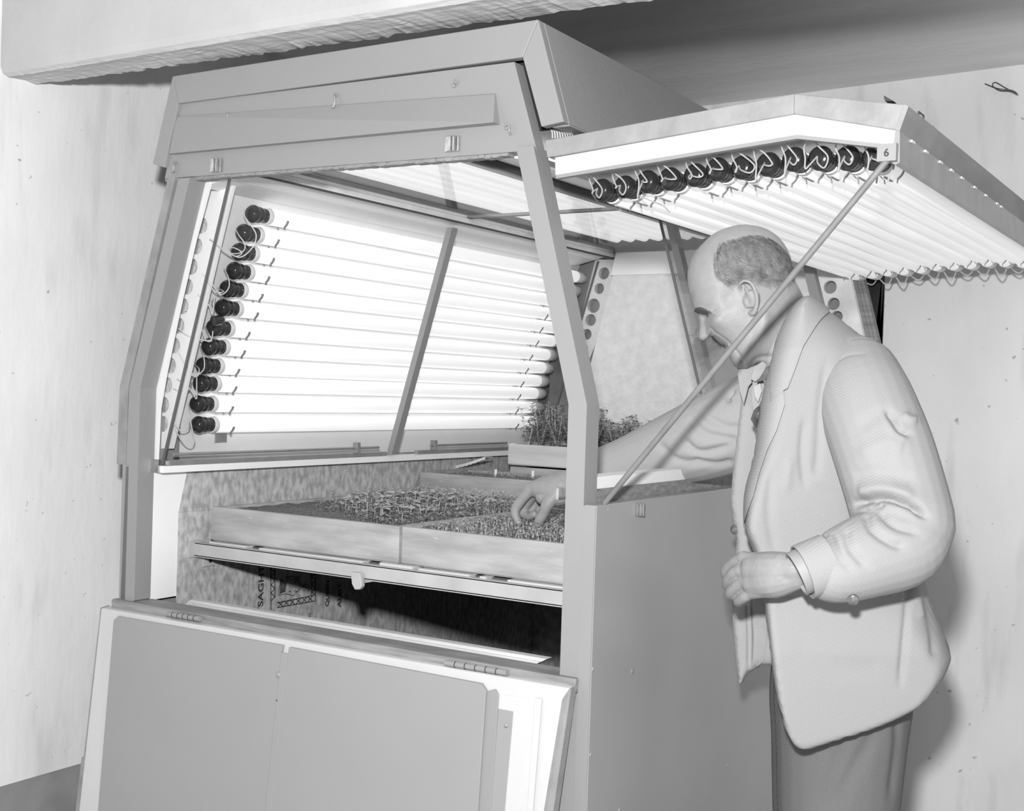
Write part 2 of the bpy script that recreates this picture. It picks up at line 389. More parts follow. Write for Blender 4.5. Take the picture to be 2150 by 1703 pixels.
# roller catches
def catch(c, n, upv, wv, sc=1):
    c = np.array(c, float); mb = MB()
    for a0, a1, t in ((-.014, -.009, .004), (-.009, -.003, .009), (-.003, .003, .012), (.003, .008, .009), (.008, .014, .004)):
        p = [c+np.array(wv)*a0*sc-np.array(upv)*.012*sc, c+np.array(wv)*a1*sc-np.array(upv)*.012*sc, c+np.array(wv)*a1*sc+np.array(upv)*.012*sc, c+np.array(wv)*a0*sc+np.array(upv)*.012*sc]
        mb.prism(p, np.array(n)*t)
    return mb.build('roller_catch', 'chrome', cab, bevel=.001, label='bright metal roller catch')
catch(atY(455, 348, .0065), (0, -1, 0), (0, 0, 1), (1, 0, 0), 1.15); catch(atY(951, 303, .0065), (0, -1, 0), (0, 0, 1), (1, 0, 0), 1.15)
catch(atX(1341, 1069, -.985), (1, 0, 0), (0, 0, 1), (0, 1, 0), 1.0)
catch(atY(1181, 1037, .055), (-1, 0, 0), (0, 0, 1), (0, 1, 0), .9)

# right side: lower panel, ledge strips
MB().box((-1.009, .0, -1.40), (-.985, L2, -.1905)).build('side_panel', 'paint_side', cab, bevel=.002)
MB().box((-1.0095, -.0015, -1.40), (-.986, .0, -.192)).build('panel_edge', 'paint', cab)
MB().box((-1.035, .046, -.21), (-1.012, L2-.05, -.167)).build('ledge', 'paint_brushed', cab)
MB().box((-1.06, .046, -.19), (-1.018, L2-.05, -.146)).build('ledge_strip', 'white', cab)
rv = MB()
for u, v, r in ((1328, 1410, .0055), (1528, 1607, .004), (1277, 1070, .0025), (1245, 1405, .004), (1240, 1585, .004), (1300, 1702, .0045)):
    c = atX(u, v, -.985); rv = MB().ball(c, r, 10, (.4, 1, 1)); rv.build('rivet', 'rail_metal' if r > .005 else 'paint_side', cab, smooth=True)
# bottom and left sides (outer shell)
MB().box((-2.17, .0, -1.40), (-2.15, L2, -.19)).build('side_panel', 'paint', cab)
MB().box((-2.15, .08, -1.40), (-1.01, L2, -1.36)).build('base', 'paint', cab)
MB().box((-2.16, L2-.05, -1.40), (-1.01, L2-.01, -.505)).build('end_board', 'paint', cab)
MB().box((-2.165, .002, -1.40), (-1.0095, .04, -.512)).build('end_board', 'paint', cab)
for x in (-2.13, -1.05):
    for y in (.06, L2-.06): MB().box((x-.03, y-.03, -H), (x+.03, y+.03, -1.40)).build('foot', 'wood_dark', cab)

# left inner side: white board then galvanised sheet
MB().box((-2.135, .045, -.49), (-2.1205, .165, -.193)).build('lining_board', 'white', cab)
A = [np.array([-2.12, .148, -.186]), np.array([-2.12, .120, -.299]), np.array([-2.12, .120, -1.35]), np.array([-2.12, 1.70, -1.35]), np.array([-2.12, 1.70, -.186])]
sh = MB().prism(A, (.0012, 0, 0)).build('galvanised_sheet', 'galvanised', cab, label='mottled galvanised steel lining sheet')
MB().prism([A[0]+[.0012, 0, 0], A[4]+[.0012, 0, 0], A[4]+[.003, 0, -.012], A[0]+[.003, 0, -.012]], (.0006, 0, .0002)).build('folded_edge', 'rail_metal', sh)
MB().box((-2.1188, .121, -.3), (-2.1184, .75, -.2995)).build('fold_line', 'rail_metal', sh)
# print on the sheet: words run upwards, a framed head stands between them
def sheet_pt(u, v, o=.0016): return atX(u, v, -2.12+o)
def strokes(lines, r, name):
    mb = MB()
    for ln in lines:
        P = [sheet_pt(*p) for p in ln]
        for i in range(len(P)-1):
            a, b = P[i], P[i+1]; d = nrm(b-a); n = np.cross(d, [1, 0, 0])*r
            mb.prism([a-n-d*r*.4, b-n+d*r*.4, b+n+d*r*.4, a+n-d*r*.4], (.0003, 0, 0))
    return mb.build(name, 'ink', sh)
def text(s, name, base_uv, dirn, size, up, shear=0):
    cu = bpy.data.curves.new(name, 'FONT'); cu.body = s; cu.size = size; cu.extrude = .0002; cu.align_x = 'LEFT'; cu.offset = size*.018
    o = bpy.data.objects.new(name, cu); COL.objects.link(o); dg = bpy.context.evaluated_depsgraph_get()
    me = bpy.data.meshes.new_from_object(o.evaluated_get(dg)); bpy.data.objects.remove(o)
    org = np.array(base_uv, float); dx = nrm(dirn); dy = nrm(up); dz = np.cross(dx, dy)
    for v in me.vertices:
        p = dx*v.co.x+dy*v.co.y+dz*v.co.z; v.co = p
    me.materials.clear(); me.materials.append(MATS['ink']); return me, org
def sheet_text(s, u, v, size, sx=1.0):
    me, org = text(s, 'printed_letters', sheet_pt(u, v), (0, 0, 1), size, (0, -1, 0))
    for q_ in me.vertices: q_.co.z *= sx
    return place('printed_letters', me, org, sh)
t0 = sheet_text('LYSAGHT', 551, 1303, .0255, 1.25)
sheet_text('QUEEN', 690, 1273, .019, 1.1); sheet_text('AUST', 716, 1275, .021, 1.3); sheet_text('23', 652, 1296, .012)
fr_ = []
fr_.append([(569, 1280), (568, 1160)]); fr_.append([(577, 1255), (577, 1165)]); fr_.append([(662, 1262), (662, 1195)]); fr_.append([(654, 1250), (654, 1190)])
fr_.append([(582, 1276), (662, 1262)]); fr_.append([(582, 1266), (660, 1250)])
for i in range(6):
    y = 1262-i*17; fr_.append([(569, y), (577, y-9), (569, y-17)])
for i in range(6):
    x = 584+i*12.5; y = 1275-i*2.2; fr_ += [[(x, y), (x+10, y-13)], [(x, y-11), (x+10, y-1)]]
for i in range(4): fr_.append([(662, 1250-i*16), (654, 1243-i*16), (662, 1236-i*16)])
strokes(fr_, .0011, 'printed_border')
hd_ = [[(585, 1250), (601, 1247), (617, 1251), (620, 1245), (626, 1241), (631, 1235), (628, 1223), (622, 1217), (626, 1210), (632, 1224), (634, 1233), (640, 1231), (645, 1235), (648, 1241), (650, 1232), (643, 1226), (634, 1229)],
       [(606, 1243), (609, 1241), (611, 1244)], [(617, 1243), (619, 1240), (623, 1242)], [(585, 1249), (586, 1235), (590, 1215)], [(600, 1213), (612, 1209), (622, 1214)]]
for i in range(9): hd_.append([(588+i*1.3, 1247-i*.5), (589+i*1.5, 1216+i)])
for i in range(4): hd_.append([(603+i*5, 1212+i), (605+i*5, 1219+i)])
strokes(hd_, .0009, 'printed_head')
# ledge of the left side
MB().box((-2.14, .04, -.205), (-2.085, 1.70, -.190)).build('ledge', 'white', cab)
MB().box((-2.10, .06, -.190), (-2.088, .84, -.178)).build('bolt_rail', 'rail_metal', cab, bevel=.002)
MB().box((-2.10, .98, -.190), (-2.088, 1.66, -.178)).build('bolt_rail', 'rail_metal', cab, bevel=.002)
MB().tube([(-2.086, .07, -.165), (-2.086, .80, -.165)], .0035, 8).build('sliding_bolt', 'rail_metal', cab, smooth=True)
MB().tube([(-2.086, 1.04, -.165), (-2.086, 1.45, -.165)], .0035, 8).build('sliding_bolt', 'rail_metal', cab, smooth=True)
for y in (.70, 1.05): MB().box((-2.094, y, -.178), (-2.078, y+.012, -.150)).build('bolt_keeper', 'rail_metal', cab)
MB().box((-2.125, .035, -.204), (-2.095, .062, -.176)).build('corner_clip', 'chrome', cab)
# far end inner wall, lower end sheet
MB().pY([(-2.00, -.19), (-1.84, .455), (-1.14, .455), (-1.05, -.19)], 1.70, 1.71).build('end_wall', 'white_rough', cab, label='pale fibrous board closing the far end')
MB().pY([(-1.86, .383), (-1.845, .455), (-1.16, .455), (-1.15, .383)], 1.69, 1.70).build('end_rail', 'white', cab)
MB().box((-2.12, 1.702, -1.36), (-1.01, 1.712, -.19)).build('end_wall', 'galvanised', cab)
# roof of the chamber: edge rails, glass, lamps, reflector
MB().pY([(-2.0, .418), (-1.86, .45), (-1.86, .462), (-2.0, .432)], .05, 1.70).build('roof_edge', 'white', cab)
MB().pY([(-1.18, .418), (-1.33, .45), (-1.33, .462), (-1.18, .432)], .05, 1.70).build('roof_edge', 'white', cab)
MB().box((-1.875, .05, .440), (-1.852, 1.70, .452)).build('roof_rail', 'wood_light', cab)
MB().box((-1.862, .05, .436), (-1.855, 1.70, .442)).build('roof_rail', 'dark_metal', cab)
MB().box((-1.335, .04, .428), (-1.318, 1.70, .45)).build('roof_rail', 'rail_metal', cab); MB().box((-1.318, .04, .432), (-1.31, 1.70, .444)).build('roof_rail', 'dark_metal', cab)
MB().box((-1.86, .05, .452), (-1.33, 1.70, .455)).build('roof_glass', 'glass', cab)
MB().box((-2.0, .06, .53), (-1.18, 1.75, .54)).build('reflector', 'reflector', cab)
tb = MB().lathe([(0, .012), (.004, .019), (1.45, .019), (1.454, .012)], (0, .16, 0), n=16)
roof_tube = None
for i in range(10):
    x = -1.80+i*.048
    if roof_tube is None:
        tb2 = MB().lathe([(0, .012), (.004, .019), (1.45, .019), (1.454, .012)], (x, .16, .495), n=16)
        roof_tube = tb2.build('fluorescent_tube', 'tube_roof', cab, smooth=True)
    else: clone(roof_tube, (i*.048, 0, 0), cab)

# fluorescent fittings -------------------------------------------------
SOCK = [(0, .002), (.0012, .008), (.0025, .0085), (.0035, .013), (.005, .0155), (.007, .016), (.010, .0190), (.015, .0205), (.021, .0195), (.0245, .0165), (.0265, .0165), (.031, .0185), (.036, .0178), (.0390, .0155), (.041, .0155), (.045, .0168), (.049, .0160), (.051, .0140), (.053, .0165)]
WHT = [(.053, .0165), (.054, .0185), (.064, .0195), (.066, .0185)]
def socket_pair(parent, p, ax=1):
    p = np.array(p, float); s = MB().lathe(SOCK, p, (0, ax, 0), 22).build('lamp_socket', 'bakelite', parent, smooth=True, label='dark moulded lamp socket')
    w_ = MB().lathe(WHT, p, (0, ax, 0), 22).build('socket_ring', 'porcelain', parent, smooth=True)
    return s, w_
def clip_mesh(parent, c, r=.0205, a0=22, a1=48, vert=(0, 0, -1), side=(1, 0, 0)):
    mb = MB(); c = np.array(c, float); vert = np.array(vert, float); side = np.array(side, float)
    for sg in (-1, 1):
        pts = [c+r*(math.cos(math.radians(a))*vert+sg*math.sin(math.radians(a))*side)*(1+.25*(a < a0+8)) for a in np.linspace(a0, a1+30, 7)]
        for i in range(len(pts)-1):
            p, q_ = pts[i], pts[i+1]; o = nrm(p-c)*.0012
            mb.prism([p, q_, q_+o, p+o], (0, .007, 0))
    b0 = c+r*vert; mb.box(b0+[-.002, -.035, -.0008], b0+[.002, .008, .0008])
    return mb.build('lamp_clip', 'clip', parent)
def wire(parent, pts, r=.0014, m='wire'):
    return MB().tube(cat_curve(pts, 5), r, 6).build('lamp_wire', m, parent, smooth=True)

# raised side door ------------------------------------------------------
DO = [(-1.109, .438), (-.662, .474), (-.493, .441)]; DM = [(-1.104, .408), (-.661, .443), (-.505, .405)]; DW = [(-1.090, .378), (-.658, .412), (-.502, .383)]
YD = 1.80
dm = MB().strip(DO, DM, -.002, .012).strip(DO, [(x, z-.006) for x, z in DO], .012, YD).strip(DO, DM, YD-.012, YD)
dm.strip([DO[0], (DO[0][0]+.008, DO[0][1])], [DM[0], (DM[0][0]+.008, DM[0][1])], .012, YD)
door = dm.build('raised_door', 'paint_worn', cab, label='bent side door propped up level with lamps on its underside', bevel=.0015)
def off(poly, d): return [(x, z+d) for x, z in poly]
MB().strip([(x+.012*(i == 0), z) for i, (x, z) in enumerate(DM)], DW, .006, .02).build('edge_strip', 'white', door, label='white painted edge strip')
MB().strip(off(DW, .001), off(DW, -.006), .008, .02).build('strip_edge', 'paint', door)
# end face: dark timber, pale metal apron with staples
ef = [(-.493, .441), (-.486, .438), (-.498, .402), (-.505, .405)]
MB().pY(ef, -.002, YD).build('edge_board', 'paint_worn', door)
ap = MB().pY([(-.505, .405), (-.498, .402), (-.497, .356), (-.503, .353), (-.508, .356)], .0, YD).build('metal_apron', 'rail_metal', door, label='pale folded metal apron')
for i in range(9):
    y = .06+i*.09+.01*rng.randn(); MB().box((-.4995, y, .398), (-.4955, y+.018, .4015)).build('staple', 'white', door)
# reflector behind the lamps
RF = [(-1.088, .392), (-.660, .425), (-.558, .407), (-.506, .360)]
MB().strip(RF, off(RF, .003), .09, YD-.05).build('reflector', 'reflector', door)
RH = [(-1.088, .392), (-.660, .425), (-.512, .398)]
MB().strip(RH, off(RH, .003), .012, .09).build('insulation_board', 'asbestos', door, label='rough cracked white insulation board')
px = [(1258, 398), (1307, 393), (1350, 385), (1402, 378), (1447, 366), (1500, 357), (1550, 355), (1597, 345), (1650, 340), (1703, 328), (1762, 330), (1815, 333)]
y0s = .085
TP = []
for i, (u, v) in enumerate(px):
    p = atY(u, v, y0s); t = i/11; x = -1.047+.0442*i
    z = .3645+(x+1.05)*.075 if x < -.66 else .3938-(x+.66)*.11
    TP.append(np.array([x, y0s+rng.randn()*.003, z+rng.randn()*.0015]))
s0 = w0 = t0_ = None
for i, p in enumerate(TP):
    if s0 is None:
        s0, w0 = socket_pair(door, p)
        t0_ = MB().lathe([(.062, .0175), (.066, .019), (1.552, .019), (1.556, .016)], p, n=18).build('fluorescent_tube', 'tube', door, smooth=True, label='lit white fluorescent tube')
        e0 = MB().lathe([(1.556, .0165), (1.565, .019), (1.60, .0185), (1.612, .012)], p, n=16).build('end_socket', 'porcelain', door, smooth=True)
        c0 = clip_mesh(door, p+[0, .105, 0]); c1 = clip_mesh(door, p+[0, 1.47, 0])
    else:
        d = p-TP[0]
        for o in (s0, w0, t0_, e0): clone(o, d, door)
        if i not in (3,): clone(c0, d+[0, rng.randn()*.004, 0], door)
        clone(c1, d, door)
    # two leads from the socket up to the board
    for k in range(2):
        c = p+[0, -.002, 0]; hx = (-.004 if k else .006)+rng.randn()*.003; dr = .006+.028*rng.rand()*(1 if k else .6)
        top = np.array([p[0]+rng.randn()*.006-.006+k*.008, .055, p[2]+.030+.004*rng.rand()])
        wire(door, [c, c+[hx*.8, -.010, -dr*.6], c+[hx*2.2+.004, -.014, -dr], c+[hx*2.6+.006, -.012, -.004], c+[hx*1.6-.004, -.014, .014], top+[0, -.016, -.002], top])
    wl = p+[.020*0, 1.60, 0]
    if i < 11:
        q2 = TP[i+1]+[0, 1.60, 0]; wire(door, [wl, wl+[.006, .02, -.016], (wl+q2)/2+[0, .035, -.026-.006*(i % 3)], q2+[-.006, .02, -.014], q2], .0018, 'wire_pale')
# loose leads and spare clips near the outer corner
wire(door, [atY(1838, 345, .1), atY(1842, 365, .09), atY(1840, 385, .09)]); wire(door, [atY(1868, 336, .08), atY(1876, 352, .08), atY(1868, 368, .08), atY(1864, 382, .08)], .0015)
wire(door, [atY(1340, 410, .1), atY(1372, 424, .1), atY(1392, 432, .12), atY(1406, 446, .12)], .0012)
for u, v in ((2055, 452), (2120, 492)):
    c = atX(u, v, -.55); mb = MB().box((c[0]-.010, c[1]-.004, c[2]+.010), (c[0]+.010, c[1]+.004, c[2]+.013))
    mb.build('clip_base', 'rail_metal', door); cc = clip_mesh(door, c, .010, 15, 120)
tagc = atY(1862, 320, -.012)
MB().box((tagc[0]-.014, -.014, tagc[2]-.013), (tagc[0]+.014, .004, tagc[2]+.013)).build('number_block', 'paint', door, label='small square block marked 6')
cu, org = text('6', 'number', (tagc[0]-.004, -.0145, tagc[2]-.006), (1, 0, 0), .016, (0, 0, 1)); nb = place('number', cu, org, door)
# little brackets standing above the door edge
MB().prism([atY(1855, 200, .1), atY(1858, 212, .1), atY(1876, 212, .1)], (0, .02, 0)).build('bracket', 'dark_metal', door)
br_ = [np.array([-.497, .10, .435]), np.array([-.497, .10, .452]), np.array([-.497, .13, .452]), np.array([-.497, .13, .435])]
MB().tube(br_, .0015, 6).build('wire_staple', 'dark_metal', door)
MB().ball((-.494, .17, .437), .012, 10, (.5, 1.6, .6)).build('knob', 'dark_metal', door, smooth=True)
# bundle of leads between hood and door
for i in range(9):
    a = atY(1152+i*5, 262+i*1.5, .05+.004*i); b = atY(1160+i*5.5, 290, .06)
    wire(door, [a+[0, .02, .02], a, (a+b)/2+[.003, 0, 0], b], .0013, 'wire_pale')

# left lamp bank (closed door of the left side) -------------------------
BO = [(-2.052, .435), (-2.186, -.018), (-2.190, -.19)]; BI = [(-2.030, .435), (-2.158, -.018), (-2.160, -.19)]
bank = MB().strip(BO, BI, .0, L2).build('closed_door', 'paint_worn', cab, label='closed bent side door carrying lamps inside')
BR_ = [(-2.004, .425), (-2.150, -.018), (-2.152, -.188)]
MB().strip(off(BR_, 0), [(x-.004, z) for x, z in BR_], .15, 1.74).build('reflector', 'white_lit', bank)
pw = [atY(u, v, .047) for u, v in ((399, 384), (441, 379), (425, 440), (408, 502), (379, 628), (362, 707), (345, 790), (333, 860), (328, 968), (294, 968), (294, 817))]
MB().prism(pw, (0, .008, 0)).build('edge_strip', 'white', bank, label='white painted inner edge strip')
plp = [tuple(atY(u, v, .10)[[0, 2]]) for u, v in ((400, 380), (490, 388), (468, 480), (360, 942), (270, 942), (270, 820))]
hol = [tuple(atY(np.interp(v, [440, 502, 628, 707, 790, 860], [424, 408, 379, 362, 345, 333])+8, v, .10)[[0, 2]])+(.0185,) for v in (474, 517, 560, 602, 643, 684, 726, 768, 809, 850, 890)]
pv, pf = poly_holes(plp, hol)
plate(MB(), pv, pf, .10, .108).build('lamp_cheek', 'white', bank, label='white cheek board with a row of round holes')
MB().prism([atY(u, v, .1085) for u, v in ((415, 400), (470, 392), (440, 560), (350, 935), (300, 935), (300, 820))], (0, .006, 0)).build('insulation_board', 'asbestos', bank)
pl = [(537, 447), (517, 487), (507, 527), (497, 567), (483, 605), (473, 645), (455, 687), (445, 727), (433, 767), (427, 805), (420, 848), (422, 892)]
YS = .165; BP = []
for i, (u, v) in enumerate(pl):
    p = atY(u-16, v, YS); xs = np.interp(p[2], [-.2, -.018, .43], [-2.122, -2.120, -1.966])
    yy = YS; p = atX(u-16, v, xs); BP.append(p)
bs = None
for i, p in enumerate(BP):
    if bs is None:
        bs, bw = socket_pair(bank, p)
        bt = MB().lathe([(.062, .0175), (.066, .019), (1.50, .019), (1.504, .016)], p, n=18).build('fluorescent_tube', 'tube_bank', bank, smooth=True, label='lit white fluorescent tube')
        be = MB().lathe([(1.504, .0165), (1.512, .019), (1.55, .0185), (1.56, .008)], p, n=14).build('end_socket', 'porcelain', bank, smooth=True)
        bc = clip_mesh(bank, p+[0, .105, 0], vert=(0, 0, -1), side=(1, 0, 0)); bc2 = clip_mesh(bank, p+[0, 1.38, 0])
    else:
        for o in (bs, bw, bt, be, bc, bc2): clone(o, p-BP[0], bank)
def wl_(pts, r=.0013): return wire(bank, [atX(u, v, x) for u, v, x in pts], r, 'wire_pale')
X1 = -1.95
wl_([(512, 440, -1.96), (514, 455, -1.95), (528, 475, -1.94), (538, 495, -1.94), (530, 520, -1.95), (505, 540, -1.96), (478, 530, -1.98), (455, 515, -2.0)])
wl_([(495, 482, -1.98), (502, 495, -1.96), (514, 512, -1.95), (510, 528, -1.96), (485, 532, -1.97), (450, 512, -2.0)])
wl_([(482, 525, -2.0), (490, 520, -1.97), (508, 530, -1.96), (495, 538, -1.97), (470, 525, -1.98), (440, 500, -2.0)])
wl_([(470, 563, -2.02), (480, 585, -1.99), (480, 605, -1.99), (465, 618, -2.0), (448, 600, -2.02), (425, 575, -2.04)])
wl_([(456, 605, -2.04), (470, 612, -2.0), (452, 612, -2.01), (430, 585, -2.03)])
wl_([(448, 645, -2.05), (444, 632, -2.03), (450, 620, -2.02), (446, 660, -2.02), (438, 640, -2.03), (415, 618, -2.05)])
wl_([(430, 685, -2.08), (440, 705, -2.04), (445, 715, -2.04), (432, 714, -2.05), (420, 680, -2.06), (405, 655, -2.08), (388, 652, -2.09)])
wl_([(447, 695, -2.04), (444, 712, -2.04), (430, 715, -2.05), (395, 705, -2.08), (375, 690, -2.1)])
wl_([(420, 727, -2.10), (428, 750, -2.06), (428, 775, -2.06), (412, 787, -2.07), (395, 775, -2.08), (375, 740, -2.10)])
wl_([(408, 765, -2.11), (418, 775, -2.07), (414, 790, -2.07), (400, 785, -2.08), (385, 760, -2.09)])
wl_([(402, 803, -2.12), (396, 818, -2.09), (380, 822, -2.1), (364, 815, -2.11)])
wl_([(413, 790, -2.08), (413, 815, -2.08), (412, 838, -2.08), (400, 818, -2.09), (372, 795, -2.1)])
wl_([(396, 848, -2.12), (398, 870, -2.09), (402, 895, -2.09), (408, 925, -2.09), (400, 937, -2.09), (385, 930, -2.1), (370, 905, -2.1), (362, 870, -2.11)])
wl_([(398, 888, -2.12), (396, 900, -2.09), (380, 905, -2.09), (368, 890, -2.1), (362, 865, -2.11)])
MB().lathe([(0, .008), (.003, .012), (.02, .011), (.03, .007)], atX(446, 675, -2.03), (0.1, 1, .2), 14).build('lamp_starter', 'bakelite', bank, smooth=True)
MB().box(atX(453, 928, -2.13)-[.004, 0, 0], atX(470, 908, -2.13)+[0, .01, 0]).build('metal_tab', 'rail_metal', bank)
# far cheeks of both lamp banks, with their rows of holes
def far_cheek(pts, holes, y, name_par):
    pp = [tuple(atY(u, v, y)[[0, 2]]) for u, v in pts]; hh = [tuple(atY(u, v, y)[[0, 2]])+(r,) for u, v, r in holes]
    vv, ff = poly_holes(pp, hh); plate(MB(), vv, ff, y, y+.02).build('lamp_cheek', 'white_rough', name_par, label='far cheek board with a row of round holes')
far_cheek([(1250, 545), (1306, 545), (1300, 600), (1235, 760), (1225, 830), (1190, 830), (1212, 700)],
          [(1268, 574, .020), (1258, 606, .018), (1246, 642, .024), (1240, 672, .020), (1232, 702, .018), (1225, 732, .017), (1217, 765, .017)], 1.735, bank)
MB().box((-2.12, 1.765, -.19), (-1.80, 1.775, .44)).build('insulation_board', 'paint_worn', bank)
far_cheek([(1690, 556), (1783, 572), (1812, 700), (1835, 800), (1765, 800)], [(1743, 603, .019), (1750, 638, .018), (1757, 665, .017)], 1.60, cab)
MB().pY([(-1.16, .36), (-1.08, .36), (-1.03, .1), (-1.10, .1)], 1.66, 1.67).build('insulation_board', 'paint_worn', cab)
for k_ in range(3):
    MB().prism([atY(u+k_*8, v, 1.66+.006*k_) for u, v in ((1784, 560), (1791, 560), (1838, 760), (1831, 760))], (0, .03, 0)).build('grooved_strip', 'paint_brushed', cab)
MB().prism([atY(u, v, 1.80) for u, v in ((1806, 560), (1852, 575), (1846, 650), (1834, 730), (1845, 760))], (0, .03, 0)).build('far_gap_shade', 'dark', cab)  # black board painted for the shade in the gap past the strips

# inner struts, panes
GL = [(-1.918, .430), (-2.098, -.186)]; GR = [(-1.258, .430), (-1.078, -.186)]
def pane(line, y0, y1, nm='glass_pane'):
    (xa, za), (xb, zb) = line
    g_ = MB().pY([(xa, za), (xb, zb), (xb+.004, zb), (xa+.004, za)], y0, y1).build(nm, 'glass', cab)
    for yy in (y0, y1): MB().pY([(xa-.0012, za), (xb-.0012, zb), (xb+.0052, zb), (xa+.0052, za)], yy-.0014, yy+.0014).build('pane_edge', 'glass_edge', g_)
    return g_
pane(GL, .047, .86); pane([(x+.008, z) for x, z in GL], .855, 1.69); pane(GR, .765, 1.60)
def strut(line, y, m='paint', wd=.02):
    (xa, za), (xb, zb) = line
    MB().pY([(xa+.004, za), (xb+.004, zb), (xb+.022, zb), (xa+.022, za)], y, y+wd).build('strut', m, cab)
strut(GL, .845, 'paint', .026); strut([(x-.03, z) for x, z in GR], .86, 'paint', .030)
MB().box((-1.9, .86, .455), (-1.3, .88, .462)).build('strut', 'paint', cab)
# far right posts seen behind the man
MB().strip([(-1.045, -.02), (-1.170, .42)], [(-1.018, -.02), (-1.143, .42)], 1.50, 1.53).build('post', 'paint', cab)
MB().strip([(-1.05, -.02), (-1.15, .42)], [(-1.02, -.02), (-1.12, .42)], 1.78, 1.80).build('post', 'paint_brushed', cab)

# prop rod ---------------------------------------------------------------
pa, pb = atX(1269, 1057, -.990), atY(1868, 330, -.006)
MB().tube([pa, pa*.75+pb*.25, pa*.5+pb*.5, pb], [.0052]*4, 10).build('prop_rod', 'dowel', None, smooth=True, label='thin round wooden rod propping up the raised side door', category='rod')

# shelf -------------------------------------------------------------------
sf = MB().box((-2.118, .165, -.402), (-1.05, .169, -.372)).box((-2.118, .165, -.404), (-1.05, .205, -.400)).box((-2.118, .165, -.374), (-1.05, .185, -.371))
shelf = sf.build('shelf', 'shelf_metal', cab, label='pale metal angle shelf carrying the seed trays')
MB().box((-2.118, 1.60, -.404), (-1.02, 1.604, -.372)).build('shelf_rail', 'shelf_metal', shelf)
MB().box((-2.119, .15, -.405), (-2.112, 1.62, -.368)).build('shelf_rail', 'shelf_metal', shelf)
MB().box((-1.045, .15, -.405), (-1.03, 1.62, -.375)).build('shelf_rail', 'shelf_metal', shelf)
xs_ = [-2.10, -1.955, -1.915, -1.655, -1.605, -1.52, -1.50, -1.322, -1.265, -1.07]
cuts = [(-2.08, -1.965, 0), (-1.925, -1.63, 0), (-1.585, -1.50, .002), (-1.485, -1.36, 0), (-1.335, -1.32, 0), (-1.27, -1.06, 0)]
for a_, b_, dz in cuts:
    MB().box((a_, .178, -.380), (b_, 1.62, -.3675+dz)).build('slat_and_gap_shade', 'wood_light', shelf)
for a_, b_ in ((-1.965, -1.925), (-1.63, -1.585), (-1.36, -1.335), (-1.32, -1.27)):
    MB().box((a_, .20, -.379), (b_, 1.62, -.370)).build('slat_and_gap_shade', 'wood_dark', shelf)  # dark strips between the slats, shade of the gaps put into their colour
# tongue bracket below the shelf
tb_ = [atY(u, v, .163) for u, v in ((743, 1200), (763, 1202), (765, 1215), (767, 1230), (762, 1237), (752, 1237), (746, 1225))]
MB().prism(tb_, (0, -.012, 0)).build('tongue', 'shelf_metal', shelf, bevel=.002)
MB().prism([atY(763, 1209, .17), atY(803, 1218, .17), atY(766, 1224, .17)], (0, .05, 0)).build('tongue_brace', 'shelf_metal', shelf)
bk_ = atX(436, 1177, -2.117)
MB().box(bk_+[0, -.018, -.012], bk_+[.006, .018, .014]).build('bracket', 'shelf_metal', shelf)
MB().lathe([(0, .005), (.002, .005)], bk_+[.006, .002, 0], (1, 0, 0), 8).build('bolt', 'dark_metal', shelf)

# lowered end flap ----------------------------------------------------------
FN = np.array([0, 1, -.13]); FN = FN/np.linalg.norm(FN)
def fp(u, v, o=0): return atP(u, v, (-1.6, -.024-o, -.511), FN)
back = np.array([0, .022, .003])
fo = [fp(212, 1277), fp(1199, 1446), fp(1160, 1703), fp(1160, 1703)*0+[-1.03, 0, 0], None, None]
tl, tr = fp(212, 1277), fp(1198, 1446); br_p = fp(1160, 1703); bl_p = fp(165, 1703)
dl = (bl_p-tl)/(tl[2]-bl_p[2]); dr = (br_p-tr)/(tr[2]-br_p[2])
def downL(z): return tl+dl*(tl[2]-z)
def downR(z): return tr+dr*(tr[2]-z)
kl, kr = downL(-.985), downR(-.985)
bl, brr = np.array([kl[0]+.13, kl[1]-.045, -1.40]), np.array([kr[0]-.13, kr[1]-.045, -1.40])
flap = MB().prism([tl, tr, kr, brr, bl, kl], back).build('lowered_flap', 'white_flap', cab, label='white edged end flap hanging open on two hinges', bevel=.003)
eb = MB().prism([tr+[-.001, -.003, 0], tr+[.003, -.003, 0], kr+[.003, -.003, 0], kr+[-.020, -.003, 0], tr+[-.014, -.003, -.02]], back*.9)
eb.build('flap_edge', 'paint_worn', flap)
eb = MB().prism([tl+[-.004, .002, 0], tl+[.000, .002, 0], kl+[.0, .002, 0], kl+[-.012, .002, 0], downL(-.83)+[-.012, .002, 0], downL(-.83)+[-.005, .002, 0]], back)
eb.build('flap_edge', 'paint_worn', flap)
def sheet(ps, o, m, name, th=.004, lab=None):
    P = [fp(u, v, o) if len(q_) == 2 else np.array(q_) for q_ in ps for u, v in [q_[:2]]]
    b_ = MB().prism(P, np.array([0, th, 0])).build(name, m, flap, bevel=.0015)
    if lab: b_['label'] = lab
    return b_
def down(uv, uv2, z, o):      # continue a line given by two pixels to height z on the flap plane
    a, b = fp(*uv, o), fp(*uv2, o); return a+(b-a)*(a[2]-z)/(a[2]-b[2])
def sheet_down(top, botL, botR, z, o, m, name, th=.004, lab=None):
    P = [fp(*p, o) for p in top]+[down(top[-1], botR, z, o), down(top[0], botL, z, o)]
    b_ = MB().prism(P, np.array([0, th, 0])).build(name, m, flap, bevel=.0012)
    if lab: b_['label'] = lab
    return b_
sheet_down([(238, 1302), (247, 1294), (594, 1355), (590, 1372)], (205, 1703), (556, 1703), -.985, .006, 'paint_flap', 'metal_sheet', .006, 'left grey metal sheet')
